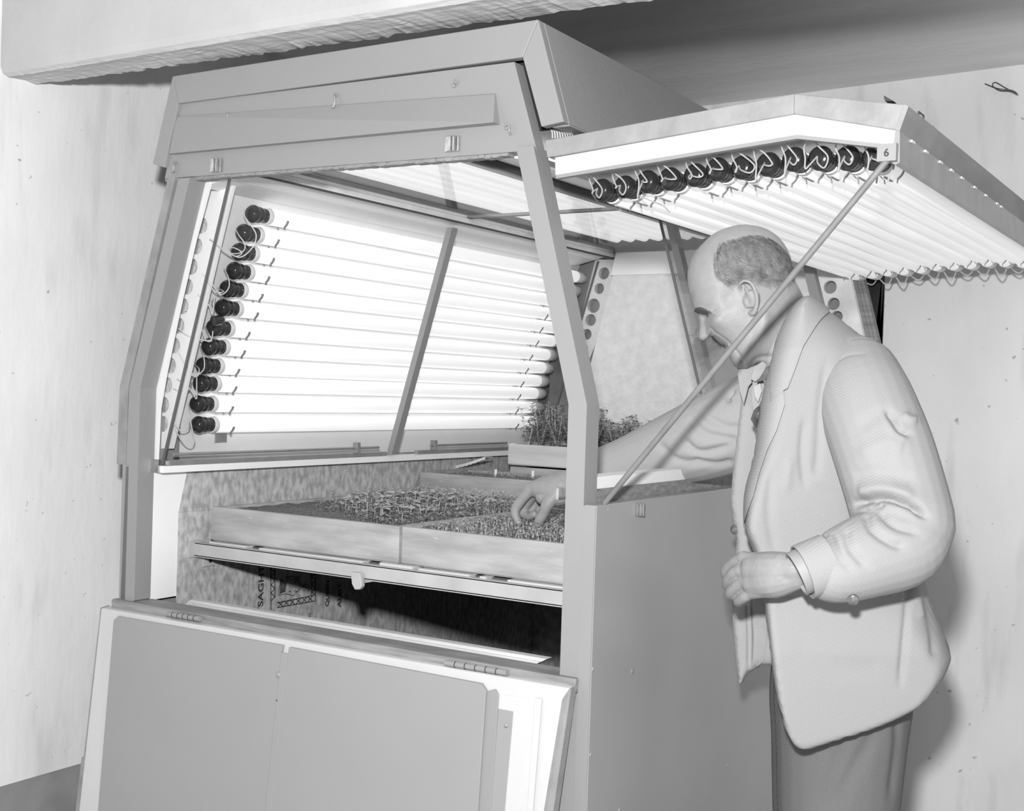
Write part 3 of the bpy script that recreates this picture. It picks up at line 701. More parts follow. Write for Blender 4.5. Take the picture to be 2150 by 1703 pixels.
sheet_down([(604, 1372), (606, 1359), (1010, 1436), (1020, 1452)], (567, 1703), (1003, 1703), -.985, .008, 'paint_flap', 'metal_sheet', .008, 'right grey metal sheet')
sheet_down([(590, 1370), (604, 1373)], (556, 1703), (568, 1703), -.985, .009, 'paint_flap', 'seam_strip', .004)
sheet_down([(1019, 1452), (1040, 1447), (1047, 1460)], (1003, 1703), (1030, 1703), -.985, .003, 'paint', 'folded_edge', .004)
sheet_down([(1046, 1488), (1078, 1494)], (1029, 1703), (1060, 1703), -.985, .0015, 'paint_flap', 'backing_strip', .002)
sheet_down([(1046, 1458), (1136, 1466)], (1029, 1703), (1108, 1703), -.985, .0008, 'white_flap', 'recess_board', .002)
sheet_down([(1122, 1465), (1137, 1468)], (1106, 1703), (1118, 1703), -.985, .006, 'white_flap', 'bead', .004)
for u, v, r, m_ in ((584, 1417, .006, 'paint_flap'), (581, 1471, .002, 'dark_metal'), (1062, 1523, .004, 'paint_flap')):
    MB().ball(fp(u, v, .009), r, 10, (1, .4, 1)).build('screw_head', m_, flap, smooth=True)
# hinges
for u0, v0, u1, v1 in ((352, 1289, 420, 1300), (935, 1392, 1065, 1413)):
    a, b = atY(u0, v0, -.022), atY(u1, v1, -.022); hg = MB().tube([a, b], .0055, 10)
    ho = hg.build('hinge', 'paint_worn' if u0 < 500 else 'paint', cab, smooth=True)
    for k in range(1, 6):
        p = a+(b-a)*k/6; MB().tube([p, p+[.0015, 0, 0]], .0059, 10).build('hinge_joint', 'dark', ho)

# seed trays -----------------------------------------------------------------
leafm = []
def leaf_mesh(mb, c, L, wd, yaw, tilt, curl=.3):
    d = np.array([math.cos(yaw)*math.cos(tilt), math.sin(yaw)*math.cos(tilt), math.sin(tilt)]); s = np.array([-math.sin(yaw), math.cos(yaw), 0]); n = np.cross(s, d)*-1
    r = []
    for t, w_ in ((0, .15), (.3, .8), (.65, 1), (.9, .6), (1, .1)):
        m_ = np.array(c)+d*L*t-np.array([0, 0, 1])*curl*L*t*t
        r.append((m_-s*wd*w_*.5+n*.0*wd, m_+n*-.12*wd, m_+s*wd*w_*.5))
    vs = [p for q_ in r for p in q_]; fs = [(i*3+k, i*3+k+1, (i+1)*3+k+1, (i+1)*3+k) for i in range(4) for k in range(2)]
    mb.add(vs, fs)
def tray(name, lab, x0, x1, y0, y1, zb, zt, soil=.012, th=.014, wm='wood', wobble=.002):
    t = thing(name, lab, 'seed tray', ((x0+x1)/2, (y0+y1)/2, zb), 'wooden seed trays in the cabinet')
    def brd(a, b):
        m_ = MB().box(a, b)
        return m_.build('side_board', wm, t, bevel=.0015)
    w1 = rng.randn()*wobble
    brd((x0, y0, zb+.002), (x1, y0+th, zt)); brd((x0, y1-th, zb+.002), (x1, y1, zt))
    brd((x0, y0+th, zb+.002), (x0+th, y1-th, zt+w1)); brd((x1-th, y0+th, zb+.002), (x1, y1-th, zt))
    MB().box((x0+.004, y0+.004, zb), (x1-.004, y1-.004, zb+.006)).build('base_board', wm, t)
    n = 30; mb = MB(); vs = []; fs = []
    X = np.linspace(x0+th, x1-th, n); Y = np.linspace(y0+th, y1-th, n)
    for i in range(n):
        for j in range(n): vs.append((X[i], Y[j], zt-soil+.0022*rng.randn()))
    fs = [(i*n+j, (i+1)*n+j, (i+1)*n+j+1, i*n+j+1) for i in range(n-1) for j in range(n-1)]
    mb.add(vs, fs); mb.build('soil', 'soil', t, smooth=True)
    return t
def sprouts(t, x0, x1, y0, y1, z, n, h, m='leaf_pale', lf=.010, name='seedlings', avoid=None):
    mb = MB()
    for _ in range(n):
        x, y = x0+(x1-x0)*rng.rand(), y0+(y1-y0)*rng.rand()
        if avoid and avoid(x, y): continue
        hh = h*(.6+.6*rng.rand()); dx, dy = rng.randn(2)*.003; top = np.array([x+dx, y+dy, z+hh])
        s = .0007; mb.add([(x-s, y, z-.003), (x+s, y+s, z-.003), (x, y+s*2, z-.003), top], [(0, 1, 3), (1, 2, 3), (2, 0, 3)])
        ya = rng.rand()*6.28
        for k in range(2 if rng.rand() < .7 else 3): leaf_mesh(mb, top, lf*(.6+.7*rng.rand()), lf*.45, ya+k*3.14+rng.randn()*.4, .2+.6*rng.rand())
    o = mb.build(name, m, t); o['kind'] = 'stuff'; return o
ZT, ZB = -.288, -.366
t1 = tray('seed_tray', 'knotty wooden tray front left on the shelf, full of broad leaved seedlings', -2.088, -1.546, .19, .95, ZB, ZT, soil=.008)
t2 = tray('seed_tray', 'scuffed wooden tray front right on the shelf, where the hand reaches among sparse sprouts', -1.540, -1.07, .192, .80, ZB, ZT, soil=.007)
t3 = tray('seed_tray', 'wooden tray behind the front trays with a folded paper lying on its back edge', -2.105, -1.66, 1.02, 1.26, -.33, -.243, soil=.010)
t4 = tray('seed_tray', 'raised wooden tray at the far end holding bushy seedlings', -1.985, -1.40, 1.30, 1.62, -.223, -.160, wm='wood_light')
t5 = tray('seed_tray', 'low wooden tray lying underneath the raised tray of bushy seedlings', -1.97, -1.42, 1.29, 1.60, -.33, -.228, wm='wood')
for t_, x0, x1, y0, y1 in ((t3, -2.09, -1.68, 1.03, 1.25), (t5, -1.95, -1.44, 1.30, 1.59)):
    for k in range(2):
        MB().box((x0+.05, y0+.02+k*.17, -.3675), (x1-.05, y0+.06+k*.17, -.3305)).build('runner', 'wood_dark', t_)
sprouts(t1, -2.0, -1.56, .21, .93, ZT-.008, 900, .012, 'leaf', .014, avoid=lambda x, y: y < .21+(-1.62-x)*.55)
sprouts(t1, -2.05, -1.58, .55, .93, ZT-.008, 700, .022, 'leaf_pale', .010)
sprouts(t2, -1.53, -1.09, .215, .78, ZT-.007, 1300, .012, 'leaf_pale', .008)
sprouts(t3, -2.08, -1.68, 1.04, 1.24, -.253, 500, .008, 'leaf', .006)
# broad leaved seedlings, one object each
def seedling(s):
    mb = MB(); r = np.random.RandomState(s); h = .022+.014*r.rand(); top = np.array([r.randn()*.004, r.randn()*.004, h])
    mb.tube([(0, 0, -.004), top*.5+[.002, 0, 0], top], .0009, 5); ya = r.rand()*6
    for k in range(2+s % 2): leaf_mesh(mb, top, .018+.008*r.rand(), .014+.004*r.rand(), ya+k*3.14/(1+.3*(s % 2))+r.randn()*.3, .1+.5*r.rand(), .35)
    return mb
protos = []
for s in range(6): protos.append(seedling(s).build('seedling', 'leaf_pale', t1, org=(0, 0, 0)))
k = 0
spots = [(800, 1050), (905, 1052), (838, 1060), (855, 1072), (930, 1078), (925, 1062), (1065, 1062), (760, 1085), (772, 1088), (742, 1080), (975, 1052), (978, 1060), (860, 1085), (878, 1088)]
while k < 150:
    x = -1.60-.36*rng.rand()**.8; y = .24+.5*rng.rand()
    if y < .215+(-1.62-x)*.75: continue
    z = ZT-.008; src = protos[k % 6]
    if k < 6: o = src
    else: o = src.copy(); COL.objects.link(o); o.parent = t1
    o.location = tuple(np.array([x, y, z])-WL[t1.name]); o.rotation_euler = (0, 0, rng.rand()*6.28); sc = .55+.55*rng.rand(); o.scale = (sc, sc, sc); k += 1
# bushy plants in the raised tray
def bush(s, h):
    r = np.random.RandomState(s); st = MB(); lf = MB()
    for b in range(5):
        ya = r.rand()*6.28; sp = .012+.03*r.rand(); pts = [np.zeros(3), np.array([math.cos(ya)*sp*.4, math.sin(ya)*sp*.4, h*.45]), np.array([math.cos(ya)*sp, math.sin(ya)*sp, h*(.75+.4*r.rand())])]
        c = cat_curve(pts, 4); st.tube(c, .0012, 4)
        for p in c[2:]:
            for q_ in range(4): leaf_mesh(lf, p+r.randn(3)*.003, .012+.010*r.rand(), .007, r.rand()*6.28, -.2+.9*r.rand())
    return st, lf
z4 = -.160-.012; pi = 0; prot = []
for s in range(4):
    st, lf = bush(s+3, .11); so = st.build('plant_stem', 'stem', t4, org=(0, 0, 0)); lo = lf.build('foliage', 'leaf', so, org=(0, 0, 0)); lo.location = (0, 0, 0); prot.append((so, lo))
for i in range(9):
    for j in range(4):
        x = -1.955+i*.062+rng.randn()*.008; y = 1.335+j*.082+rng.randn()*.008; so, lo = prot[pi % 4]
        if pi >= 4: so2 = so.copy(); COL.objects.link(so2); lo2 = lo.copy(); COL.objects.link(lo2); lo2.parent = so2; so = so2
        so.name = 'plant'; so.parent = t4; so.location = tuple(np.array([x, y, z4])-WL[t4.name]); so.rotation_euler = (0, 0, rng.rand()*6.28); sc = 1.0-.055*i*(1 if i < 6 else .9)+rng.randn()*.1
        so.scale = (1, 1, max(.45, sc)); pi += 1
# folded paper on tray 3, two white plant labels
pp = [atZ(u, v, -.236) for u, v in ((900, 986), (1028, 968))]
pc = cat_curve([atY(900, 989, 1.245)+[0, 0, .003], atY(940, 987, 1.25)+[0, 0, .003], atY(985, 981, 1.25)+[0, 0, .006], atY(1030, 972, 1.25)+[0, 0, .014]], 5); mb = MB()
for i in range(len(pc)-1):
    mb.prism([pc[i]+[0, -.03, .004], pc[i+1]+[0, -.03, .004], pc[i+1]+[0, .012, .002], pc[i]+[0, .012, .002]], (0, 0, .0015)); mb.prism([pc[i]+[0, -.03, -.002], pc[i+1]+[0, -.03, -.004], pc[i+1]+[0, -.03, .004], pc[i]+[0, -.03, .004]], (0, -.0012, 0))
mb.build('folded_paper', 'paper', None, label='strip of pale folded paper lying on the back edge of a seed tray', category='paper')
for u, v in ((1041, 992), (1119, 995)):
    c = atY(u, v, 1.20); MB().box(c-[.004, .0005, .016], c+[.004, .0005, .009]).build('plant_label', 'white', t3)
# ------------------------------------------------------------------ the man
from mathutils.kdtree import KDTree
man = thing('person', 'balding man with a moustache in a pale tweed jacket leaning in to touch the seedlings', 'person', atD(1740, 1400, 2.30)*[1, 1, 0]+[0, 0, -H])
def dense(poly, step):
    out = []
    n = len(poly)
    for i in range(n):
        a = np.array(poly[i], float); b = np.array(poly[(i+1) % n], float); k = max(1, int(np.linalg.norm(b[:2]-a[:2])/step))
        for j in range(k): out.append(a+(b-a)*j/k)
    return np.array(out)
def smooth_poly(poly, n=5):
    P = [np.array(p, float) for p in poly]; m = len(P); out = []
    for i in range(m):
        a, b, c, d = P[i-1], P[i], P[(i+1) % m], P[(i+2) % m]
        for k in range(n):
            t = k/n; out.append(.5*((2*b)+(-a+c)*t+(2*a-5*b+4*c-d)*t*t+(-a+3*b-3*c+d)*t**3))
    return out
def in_poly(pts, poly):
    x, y = pts[:, 0], pts[:, 1]; c = np.zeros(len(pts), bool); n = len(poly)
    for i in range(n):
        ax, ay = poly[i][:2]; bx, by = poly[(i+1) % n][:2]
        with np.errstate(divide='ignore', invalid='ignore'):
            t = ((ay > y) != (by > y)) & (x < (bx-ax)*(y-ay)/(by-ay+1e-12)+ax)
        c ^= t
    return c
def seg_dist(pts, poly):               # distance of points to a closed outline, and the softness stored with it
    best = np.full(len(pts), 1e9); ds = np.zeros(len(pts)); n = len(poly)
    for i in range(n):
        a = poly[i]; b = poly[(i+1) % n]; ab = b[:2]-a[:2]; L = ab.dot(ab)+1e-12
        t = np.clip(((pts-a[:2])@ab)/L, 0, 1); d = np.linalg.norm(pts-(a[:2]+t[:, None]*ab), axis=1); s_ = a[2]+(b[2]-a[2])*t
        r = d/s_; m = r < best; best[m] = r[m]; ds[m] = s_[m]
    return best                        # in pixels per unit softness
class Puff:
    """rounded solid with a given side outline: half thickness W*(1-(1-t)^p)^(1/p), t = distance to outline / softness"""
    def __init__(s, outline, depth, W, soft, p=2.0, step=6, tweak=None, smooth=True, center=None):
        poly = [tuple(q)+((soft,) if len(q) == 2 else ()) for q in outline]
        if smooth: poly = smooth_poly(poly, 4)
        s.poly = dense(poly, step); s.depth = depth; s.W = W; s.p = p; s.tweak = tweak; s.step = step
        c = s.poly[:, :2].mean(0) if center is None else np.array(center); s.r = ray(*c)
    def half(s, uv):
        d0 = s.depth(uv) if callable(s.depth) else np.full(len(uv), s.depth)
        t = np.minimum(1, seg_dist(uv, s.poly)*np.mean(d0)/F)
        W = s.W(uv) if callable(s.W) else s.W
        w_ = W*(np.maximum(0, 1-(1-t)**s.p))**(1/s.p)
        if s.tweak is not None: w_ = s.tweak(uv, w_, t)
        return d0, w_
    def surf(s, uv, side=-1, off=0):
        uv = np.asarray(uv, float); d0, w_ = s.half(uv)
        base = CAM+(np.stack([(uv[:, 0]-CX)/F, (uv[:, 1]-CY)/F, np.ones(len(uv))], 1)*d0[:, None])@RM.T
        return base+side*(w_+off)[:, None]*s.r
    def mesh(s, mb):
        P = s.poly; lo, hi = P[:, :2].min(0), P[:, :2].max(0); st = s.step
        g = np.stack(np.meshgrid(np.arange(lo[0], hi[0], st), np.arange(lo[1], hi[1], st)), -1).reshape(-1, 2)
        g[(np.round((g[:, 1]-lo[1])/st) % 2) == 1, 0] += st/2
        g = g[in_poly(g, P)]
        dd = np.full(len(g), 1e9)
        for i in range(0, len(P)): dd = np.minimum(dd, np.linalg.norm(g-P[i, :2], axis=1))
        g = g[dd > st*.55]
        V = [Vector(p[:2]) for p in P]+[Vector(p) for p in g]; nb = len(P)
        vs, es, fs, ov, *_ = geometry.delaunay_2d_cdt(V, [(i, (i+1) % nb) for i in range(nb)], [], 1, 1e-6)
        uv = np.array([tuple(v) for v in vs]); isb = np.array([any(k < nb for k in o_) for o_ in ov])
        a = s.surf(uv, -1); b = s.surf(uv, 1); mid = (a+b)/2
        n = len(uv); idx = {}; vv = [tuple(p) for p in np.where(isb[:, None], mid, a)]
        back = np.arange(n)
        for i in range(n):
            if not isb[i]: back[i] = len(vv); vv.append(tuple(b[i]))
        ff = [tuple(f) for f in fs]+[tuple(int(back[i]) for i in reversed(f)) for f in fs]
        return mb.add(vv, ff)
def chain(mb, pts, n=14, flat=False):     # tapered rounded limb; pts: (u, v, depth, radius in metres)
    P = [np.array(atD(u, v, d)) for u, v, d, r in pts]; R_ = [r for *_, r in pts]
    C = cat_curve([np.append(p, r) for p, r in zip(P, R_)], 5); C = np.array(C)
    Q = C[:, :3]; r = C[:, 3]
    # rounded ends
    t0, t1 = nrm(Q[0]-Q[1]), nrm(Q[-1]-Q[-2]); pre = []; post = []; rp = []; rq = []
    for a in (80, 60, 40, 20): pre.append(Q[0]+t0*r[0]*math.sin(math.radians(a))); rp.append(r[0]*math.cos(math.radians(a)))
    for a in (20, 40, 60, 80): post.append(Q[-1]+t1*r[-1]*math.sin(math.radians(a))); rq.append(r[-1]*math.cos(math.radians(a)))
    if flat: post, rq = [], []
    return mb.tube(pre+list(Q)+post, rp+list(r)+rq, n)
def remesh(mb, vox, it=2, fac=.5):
    me = bpy.data.meshes.new('tmp'); me.from_pydata(mb.v, [], mb.f)
    bm = bmesh.new(); bm.from_mesh(me); bmesh.ops.recalc_face_normals(bm, faces=bm.faces); bm.to_mesh(me); bm.free()
    o = bpy.data.objects.new('tmp', me); COL.objects.link(o)
    md = o.modifiers.new('r', 'REMESH'); md.mode = 'VOXEL'; md.voxel_size = vox; md.adaptivity = 0
    if it: sm = o.modifiers.new('s', 'SMOOTH'); sm.iterations = it; sm.factor = fac
    dg = bpy.context.evaluated_depsgraph_get(); r = bpy.data.meshes.new_from_object(o.evaluated_get(dg)); bpy.data.objects.remove(o)
    return r
def get_co(me):
    c = np.empty(len(me.vertices)*3); me.vertices.foreach_get('co', c); return c.reshape(-1, 3)
def get_no(me):
    c = np.empty(len(me.vertices)*3); me.vertices.foreach_get('normal', c); return c.reshape(-1, 3)
def fold(me, lines, facing=.15):      # press creases (or raise ridges) into the cloth along lines given on the lit side
    co_, no = get_co(me), get_no(me); uv = toUV(co_); vd = (co_-CAM); vd /= np.linalg.norm(vd, axis=1)[:, None]
    face = np.clip((-(no*vd).sum(1)-facing)/.3, 0, 1); off = np.zeros(len(co_))
    for pts, amp, wd in lines:
        P = cat_curve([np.array(p, float) for p in pts], 5); best = np.full(len(uv), 1e9); tt = np.zeros(len(uv)); m = len(P)-1
        lo = np.min(P, 0)-wd*3; hi = np.max(P, 0)+wd*3; sel = np.where((uv[:, 0] > lo[0]) & (uv[:, 0] < hi[0]) & (uv[:, 1] > lo[1]) & (uv[:, 1] < hi[1]))[0]
        if not len(sel): continue
        bs_ = np.full(len(sel), 1e9); ts = np.zeros(len(sel))
        for i in range(m):
            a, b = P[i], P[i+1]; ab = b-a; t = np.clip(((uv[sel]-a)@ab)/(ab.dot(ab)+1e-9), 0, 1); d = np.linalg.norm(uv[sel]-(a+t[:, None]*ab), axis=1)
            k = d < bs_; bs_[k] = d[k]; ts[k] = (i+t[k])/m
        off[sel] += -amp*np.exp(-(bs_/wd)**2)*np.clip(np.minimum(ts, 1-ts)*6+.25, 0, 1)
    co_ += no*(off*face)[:, None]
    me.vertices.foreach_set('co', co_.ravel()); me.update()
def finish(me, name, m, parent, it=0, **tags):
    co_ = get_co(me); lo, hi = co_.min(0), co_.max(0); org = (lo+hi)/2; me.vertices.foreach_set('co', (co_-org).ravel())
    me.materials.clear(); me.materials.append(MATS[m]); me.polygons.foreach_set('use_smooth', [True]*len(me.polygons)); me.update()
    return place(name, me, org, parent, 0, tags)
def applique(puff, poly, thick, off, m, name, parent, step=7, smooth=False, side=-1, **tags):   # cloth patch lying on a puff
    pl_ = [tuple(p)+(1.,) for p in poly]
    if smooth: pl_ = smooth_poly(pl_, 4)
    P = dense(pl_, step); lo, hi = P[:, :2].min(0), P[:, :2].max(0)
    g = np.stack(np.meshgrid(np.arange(lo[0], hi[0], step), np.arange(lo[1], hi[1], step)), -1).reshape(-1, 2); g = g[in_poly(g, P)]
    dd = np.full(len(g), 1e9)
    for i in range(len(P)): dd = np.minimum(dd, np.linalg.norm(g-P[i, :2], axis=1))
    g = g[dd > step*.6]; nb = len(P)
    V = [Vector(p[:2]) for p in P]+[Vector(p) for p in g]
    vs, es, fs, *_ = geometry.delaunay_2d_cdt(V, [(i, (i+1) % nb) for i in range(nb)], [], 1, 1e-6)
    uv = np.array([tuple(v) for v in vs]); o_ = off(uv) if callable(off) else off
    a = puff.surf(uv, side, o_+thick); b = puff.surf(uv, side, o_-.002); n = len(uv); ed = {}
    for f in fs:
        for i in range(len(f)): e_ = (f[i], f[(i+1) % len(f)]); ed.setdefault(tuple(sorted(e_)), []).append(e_)
    ff = [tuple(f) for f in fs]+[tuple(i+n for i in reversed(f)) for f in fs]+[(e_[0][1], e_[0][0], e_[0][0]+n, e_[0][1]+n) for e_ in ed.values() if len(e_) == 1]
    o = MB().add(list(a)+list(b), ff).build(name, m, parent, smooth=True)
    for k_, v_ in tags.items(): o[k_] = v_
    return o
def Z(x, y): return (1400+.23495*x, 450+.23495*y)       # close-up coordinates used for the head
def ga(uv, c, sx, sy=None, ang=0):
    sy = sy or sx; d = uv-np.array(c, float); ca, sa = math.cos(ang), math.sin(ang)
    x = d[:, 0]*ca+d[:, 1]*sa; y = -d[:, 0]*sa+d[:, 1]*ca; return np.exp(-(x/sx)**2-(y/sy)**2)
def ln(uv, pts, wd):
    P = cat_curve([np.array(p, float) for p in pts], 4); best = np.full(len(uv), 1e9)
    for i in range(len(P)-1):
        a, b = P[i], P[i+1]; ab = b-a; t = np.clip(((uv-a)@ab)/(ab.dot(ab)+1e-9), 0, 1); best = np.minimum(best, np.linalg.norm(uv-(a+t[:, None]*ab), axis=1))
    return np.exp(-(best/wd)**2)
HD = 2.30
head_out = [Z(*p) for p in [(700, 90), (560, 112), (430, 165), (325, 255), (240, 355), (196, 455), (184, 555), (190, 640), (208, 715), (228, 775), (240, 835), (250, 868), (272, 890),
            (284, 930), (292, 985), (288, 1040), (283, 1090), (296, 1122), (325, 1133), (362, 1118), (392, 1092), (425, 1118), (458, 1148), (482, 1172), (500, 1180), (520, 1205), (516, 1232), (545, 1262),
            (570, 1300), (592, 1345), (622, 1372), (668, 1378), (705, 1384), (740, 1372), (790, 1348), (840, 1345), (900, 1420), (980, 1500), (1150, 1400), (1290, 1100), (1290, 900), (1248, 800), (1205, 700), (1150, 600),
            (1128, 520), (1122, 450), (1095, 350), (1040, 250), (960, 170), (850, 115)]]
nose_c = Z(325, 1060)
def head_tw(uv, w_, t):
    # narrow the nose, hollow the eye, raise brow and cheek, cut the folds
    nz = np.clip(ga(uv, Z(310, 1050), 15, 30, .15)*1.5, 0, 1); w_ = w_*(1-.62*nz)+.004*ga(uv, Z(385, 1060), 5)
    ey = ga(uv, Z(350, 925), 9, 8); w_ = w_-.011*ey
    w_ = w_-.006*ln(uv, [Z(262, 900), Z(330, 905), Z(400, 900)], 4.5)
    w_ = w_+.006*ln(uv, [Z(250, 845), Z(320, 850), Z(400, 880)], 5)
    w_ = w_+.004*ga(uv, Z(372, 910), 4.2, 4.2)                       # eyeball under the lid
    w_ = w_-.0018*ln(uv, [Z(345, 880), Z(375, 868), Z(400, 885)], 1.4)-.0018*ln(uv, [Z(365, 905), Z(378, 925), Z(385, 905)], 1.2)
    w_ = w_+.006*ga(uv, Z(470, 960), 20, 14, .5)
    w_ = w_-.0065*ln(uv, [Z(400, 1015), Z(450, 1060), Z(530, 1115), Z(585, 1170), Z(650, 1245), Z(670, 1300), Z(690, 1360)], 2.2)
    w_ = w_-.004*ln(uv, [Z(385, 1085), Z(400, 1068), Z(425, 1062)], 1.8)
    w_ = w_-.007*ln(uv, [Z(505, 1198), Z(545, 1190), Z(580, 1180)], 2.2)
    w_ = w_+.004*ln(uv, [Z(560, 1200), Z(600, 1300), Z(640, 1350)], 8)
    w_ = w_-.006*ln(uv, [Z(750, 1340), Z(800, 1280), Z(880, 1265), Z(960, 1255)], 5)+.005*ln(uv, [Z(640, 1330), Z(760, 1230), Z(860, 1060), Z(880, 900)], 12)
    w_ = w_-.010*ga(uv, Z(1020, 1060), 30, 55, .5)                    # neck narrower than the skull
    w_ = w_-.004*ga(uv, Z(560, 760), 16, 20)                        # temple
    w_ = w_-.0008*ln(uv, [Z(410, 880), Z(440, 865), Z(470, 830)], 1.5)-.0008*ln(uv, [Z(410, 900), Z(450, 905)], 1.5)
    return np.maximum(w_, 0)
head = Puff(head_out, HD, .076, .082, 2.1, 3.0, head_tw, smooth=True)
body = MB(); head.mesh(body)
# ear
def on_head(x, y, off): return head.surf(np.array([Z(x, y)]), -1, off)[0]
def blobs(mb, P, rs):
    C = np.array(cat_curve([np.append(p, r) for p, r in zip(P, rs)], 5)); return mb.tube([c[:3] for c in C], [c[3] for c in C], 9)
E = [on_head(*p) for p in ((665, 680, .000), (655, 635, .008), (690, 605, .014), (745, 620, .017), (790, 690, .017), (805, 770, .016), (795, 840, .013), (770, 885, .008), (745, 870, .002))]
blobs(body, E, [.002, .0030, .0034, .0034, .0036, .0036, .0042, .0050, .004])
blobs(body, [on_head(*p) for p in ((700, 660, .006), (735, 720, .008), (752, 780, .007), (740, 835, .004))], [.003, .003, .003, .003])
blobs(body, [on_head(*p) for p in ((700, 745, .001), (705, 790, .003), (720, 830, .002))], [.003, .004, .003])
blobs(body, [on_head(*p) for p in ((740, 690, .003), (775, 760, .003), (770, 830, .002))], [.010, .012, .008])
# trunk, inside the clothes
chain(body, [(1650, 760, 2.31, .06), (1690, 860, 2.31, .10), (1750, 1050, 2.32, .12), (1770, 1300, 2.32, .11)])
# near arm and hand
chain(body, [(1780, 800, 2.17, .05), (1885, 1090, 2.10, .04), (1840, 1160, 2.07, .036), (1705, 1196, 2.02, .026), (1668, 1203, 2.02, .0235)])
def chainh(mb, P, n=14): return chain(mb, [(u, v, d+.020+.0009*max(0, 1655-u), r*(1+.0005*max(0, 1655-u))) for u, v, d, r in P], n)
chainh(body, [(1665, 1194, 1.995, .026), (1625, 1196, 1.99, .030), (1590, 1196, 1.99, .028)])
chainh(body, [(1668, 1212, 1.995, .022), (1628, 1218, 1.99, .029), (1590, 1222, 1.99, .026)])
chainh(body, [(1640, 1190, 1.99, .024), (1600, 1180, 1.985, .0155), (1562, 1172, 1.985, .0112)])
chainh(body, [(1640, 1200, 1.99, .024), (1600, 1200, 1.978, .0155), (1556, 1198, 1.974, .0115)])
chainh(body, [(1640, 1210, 1.99, .024), (1605, 1222, 1.976, .016), (1566, 1222, 1.974, .0112)])
chainh(body, [(1640, 1218, 1.99, .022), (1608, 1236, 1.98, .0145), (1578, 1245, 1.979, .0104)])
for q_ in ([(1562, 1170, 1.985, .0106), (1540, 1183, 1.992, .0098), (1525, 1199, 2.002, .0094), (1530, 1212, 2.025, .010), (1548, 1206, 2.045, .009)],
           [(1556, 1197, 1.976, .0120), (1540, 1205, 1.976, .0102), (1529, 1219, 1.99, .0098), (1530, 1230, 2.015, .0102), (1550, 1226, 2.04, .009)],
           [(1566, 1221, 1.976, .0118), (1548, 1230, 1.976, .0100), (1535, 1243, 1.985, .0097), (1536, 1250, 2.01, .010), (1555, 1246, 2.035, .009)],
           [(1578, 1243, 1.98, .0110), (1562, 1254, 1.980, .0094), (1552, 1261, 1.99, .009), (1552, 1264, 2.01, .009), (1568, 1260, 2.03, .008)],
           [(1635, 1190, 2.01, .014), (1590, 1182, 2.04, .012), (1560, 1184, 2.055, .0108), (1545, 1192, 2.06, .010)]):
    chainh(body, q_, 12)
# far arm and reaching hand
chain(body, [(1600, 850, 2.42, .05), (1400, 925, 2.54, .044), (1260, 985, 2.63, .034), (1205, 1012, 2.665, .029), (1180, 1020, 2.675, .028)])
HP = 2.69
chain(body, [(1200, 1012, 2.67, .029), (1165, 1024, 2.68, .030), (1138, 1026, 2.69, .026), (1112, 1027, 2.70, .014)])
chain(body, [(1190, 1034, 2.67, .026), (1160, 1042, 2.675, .024), (1140, 1044, 2.68, .017)])
chain(body, [(1115, 1028, 2.695, .0135), (1100, 1044, 2.70, .0118), (1083, 1067, 2.705, .0112), (1082, 1082, 2.70, .0098), (1089, 1098, 2.695, .0085)], 12)   # index
chain(body, [(1165, 1040, 2.665, .018), (1150, 1058, 2.66, .0145), (1142, 1076, 2.665, .0122), (1134, 1090, 2.67, .0115), (1129, 1099, 2.675, .0095)], 12)     # thumb
chain(body, [(1130, 1030, 2.71, .0125), (1112, 1050, 2.73, .0112), (1098, 1074, 2.74, .0105), (1110, 1084, 2.725, .0098), (1122, 1080, 2.71, .009)], 12)
chain(body, [(1145, 1034, 2.72, .0125), (1128, 1054, 2.745, .011), (1112, 1076, 2.745, .0105), (1126, 1086, 2.73, .0098), (1138, 1080, 2.715, .009)], 12)
chain(body, [(1158, 1038, 2.73, .011), (1145, 1056, 2.75, .010), (1134, 1070, 2.75, .0092), (1144, 1078, 2.735, .0085)], 12)
bm_ = remesh(body, .0022, 2, .3)
finish(bm_, 'body', 'skin', man, label='bare head with deep cheek fold, neck and hands')
# eye, brow, moustache, hair
def strands(region, n, L, dirf, m, name, w_=.0006, lift=.0012, side=(-1,), bend=.3):
    P = np.array(region, float); lo, hi = P.min(0), P.max(0); mb = MB(); cnt = 0
    pts = lo+(hi-lo)*rng.rand(n*4, 2); pts = pts[in_poly(pts, P)][:n]
    V = []; Fc = []
    for sd in side:
        uv0 = pts; d = dirf(uv0); ln_ = L*(.6+.7*rng.rand(len(uv0)))[:, None]; ang = rng.randn(len(uv0))*.22
        ca, sa = np.cos(ang), np.sin(ang); d = np.stack([d[:, 0]*ca-d[:, 1]*sa, d[:, 0]*sa+d[:, 1]*ca], 1); pr = np.stack([-d[:, 1], d[:, 0]], 1)
        rows = []
        for t, o_ in ((0, -.0005), (.35, lift), (.7, lift*1.25), (1, lift*.6)):
            c = uv0+d*ln_*t+pr*ln_*bend*t*t*.5; wpx = w_*F/HD*(1-.7*t)
            rows.append(head.surf(c-pr*wpx*.5, sd, o_)); rows.append(head.surf(c+pr*wpx*.5, sd, o_))
        R_ = np.stack(rows, 1); base = len(V)
        for i in range(len(R_)):
            k = len(V); V += [tuple(p) for p in R_[i]]; Fc += [(k, k+1, k+3, k+2), (k+2, k+3, k+5, k+4), (k+4, k+5, k+7, k+6)]
    o = mb.add(V, Fc).build(name, m, man); return o
hair_reg = [Z(*p) for p in ((470, 265), (560, 235), (650, 215), (740, 188), (850, 195), (950, 235), (1020, 290), (1085, 370), (1110, 450), (1122, 520), (1100, 575), (1010, 595), (900, 590), (800, 585), (720, 575),
                           (620, 590), (560, 605), (500, 610), (450, 570), (425, 510), (412, 440), (430, 360))]
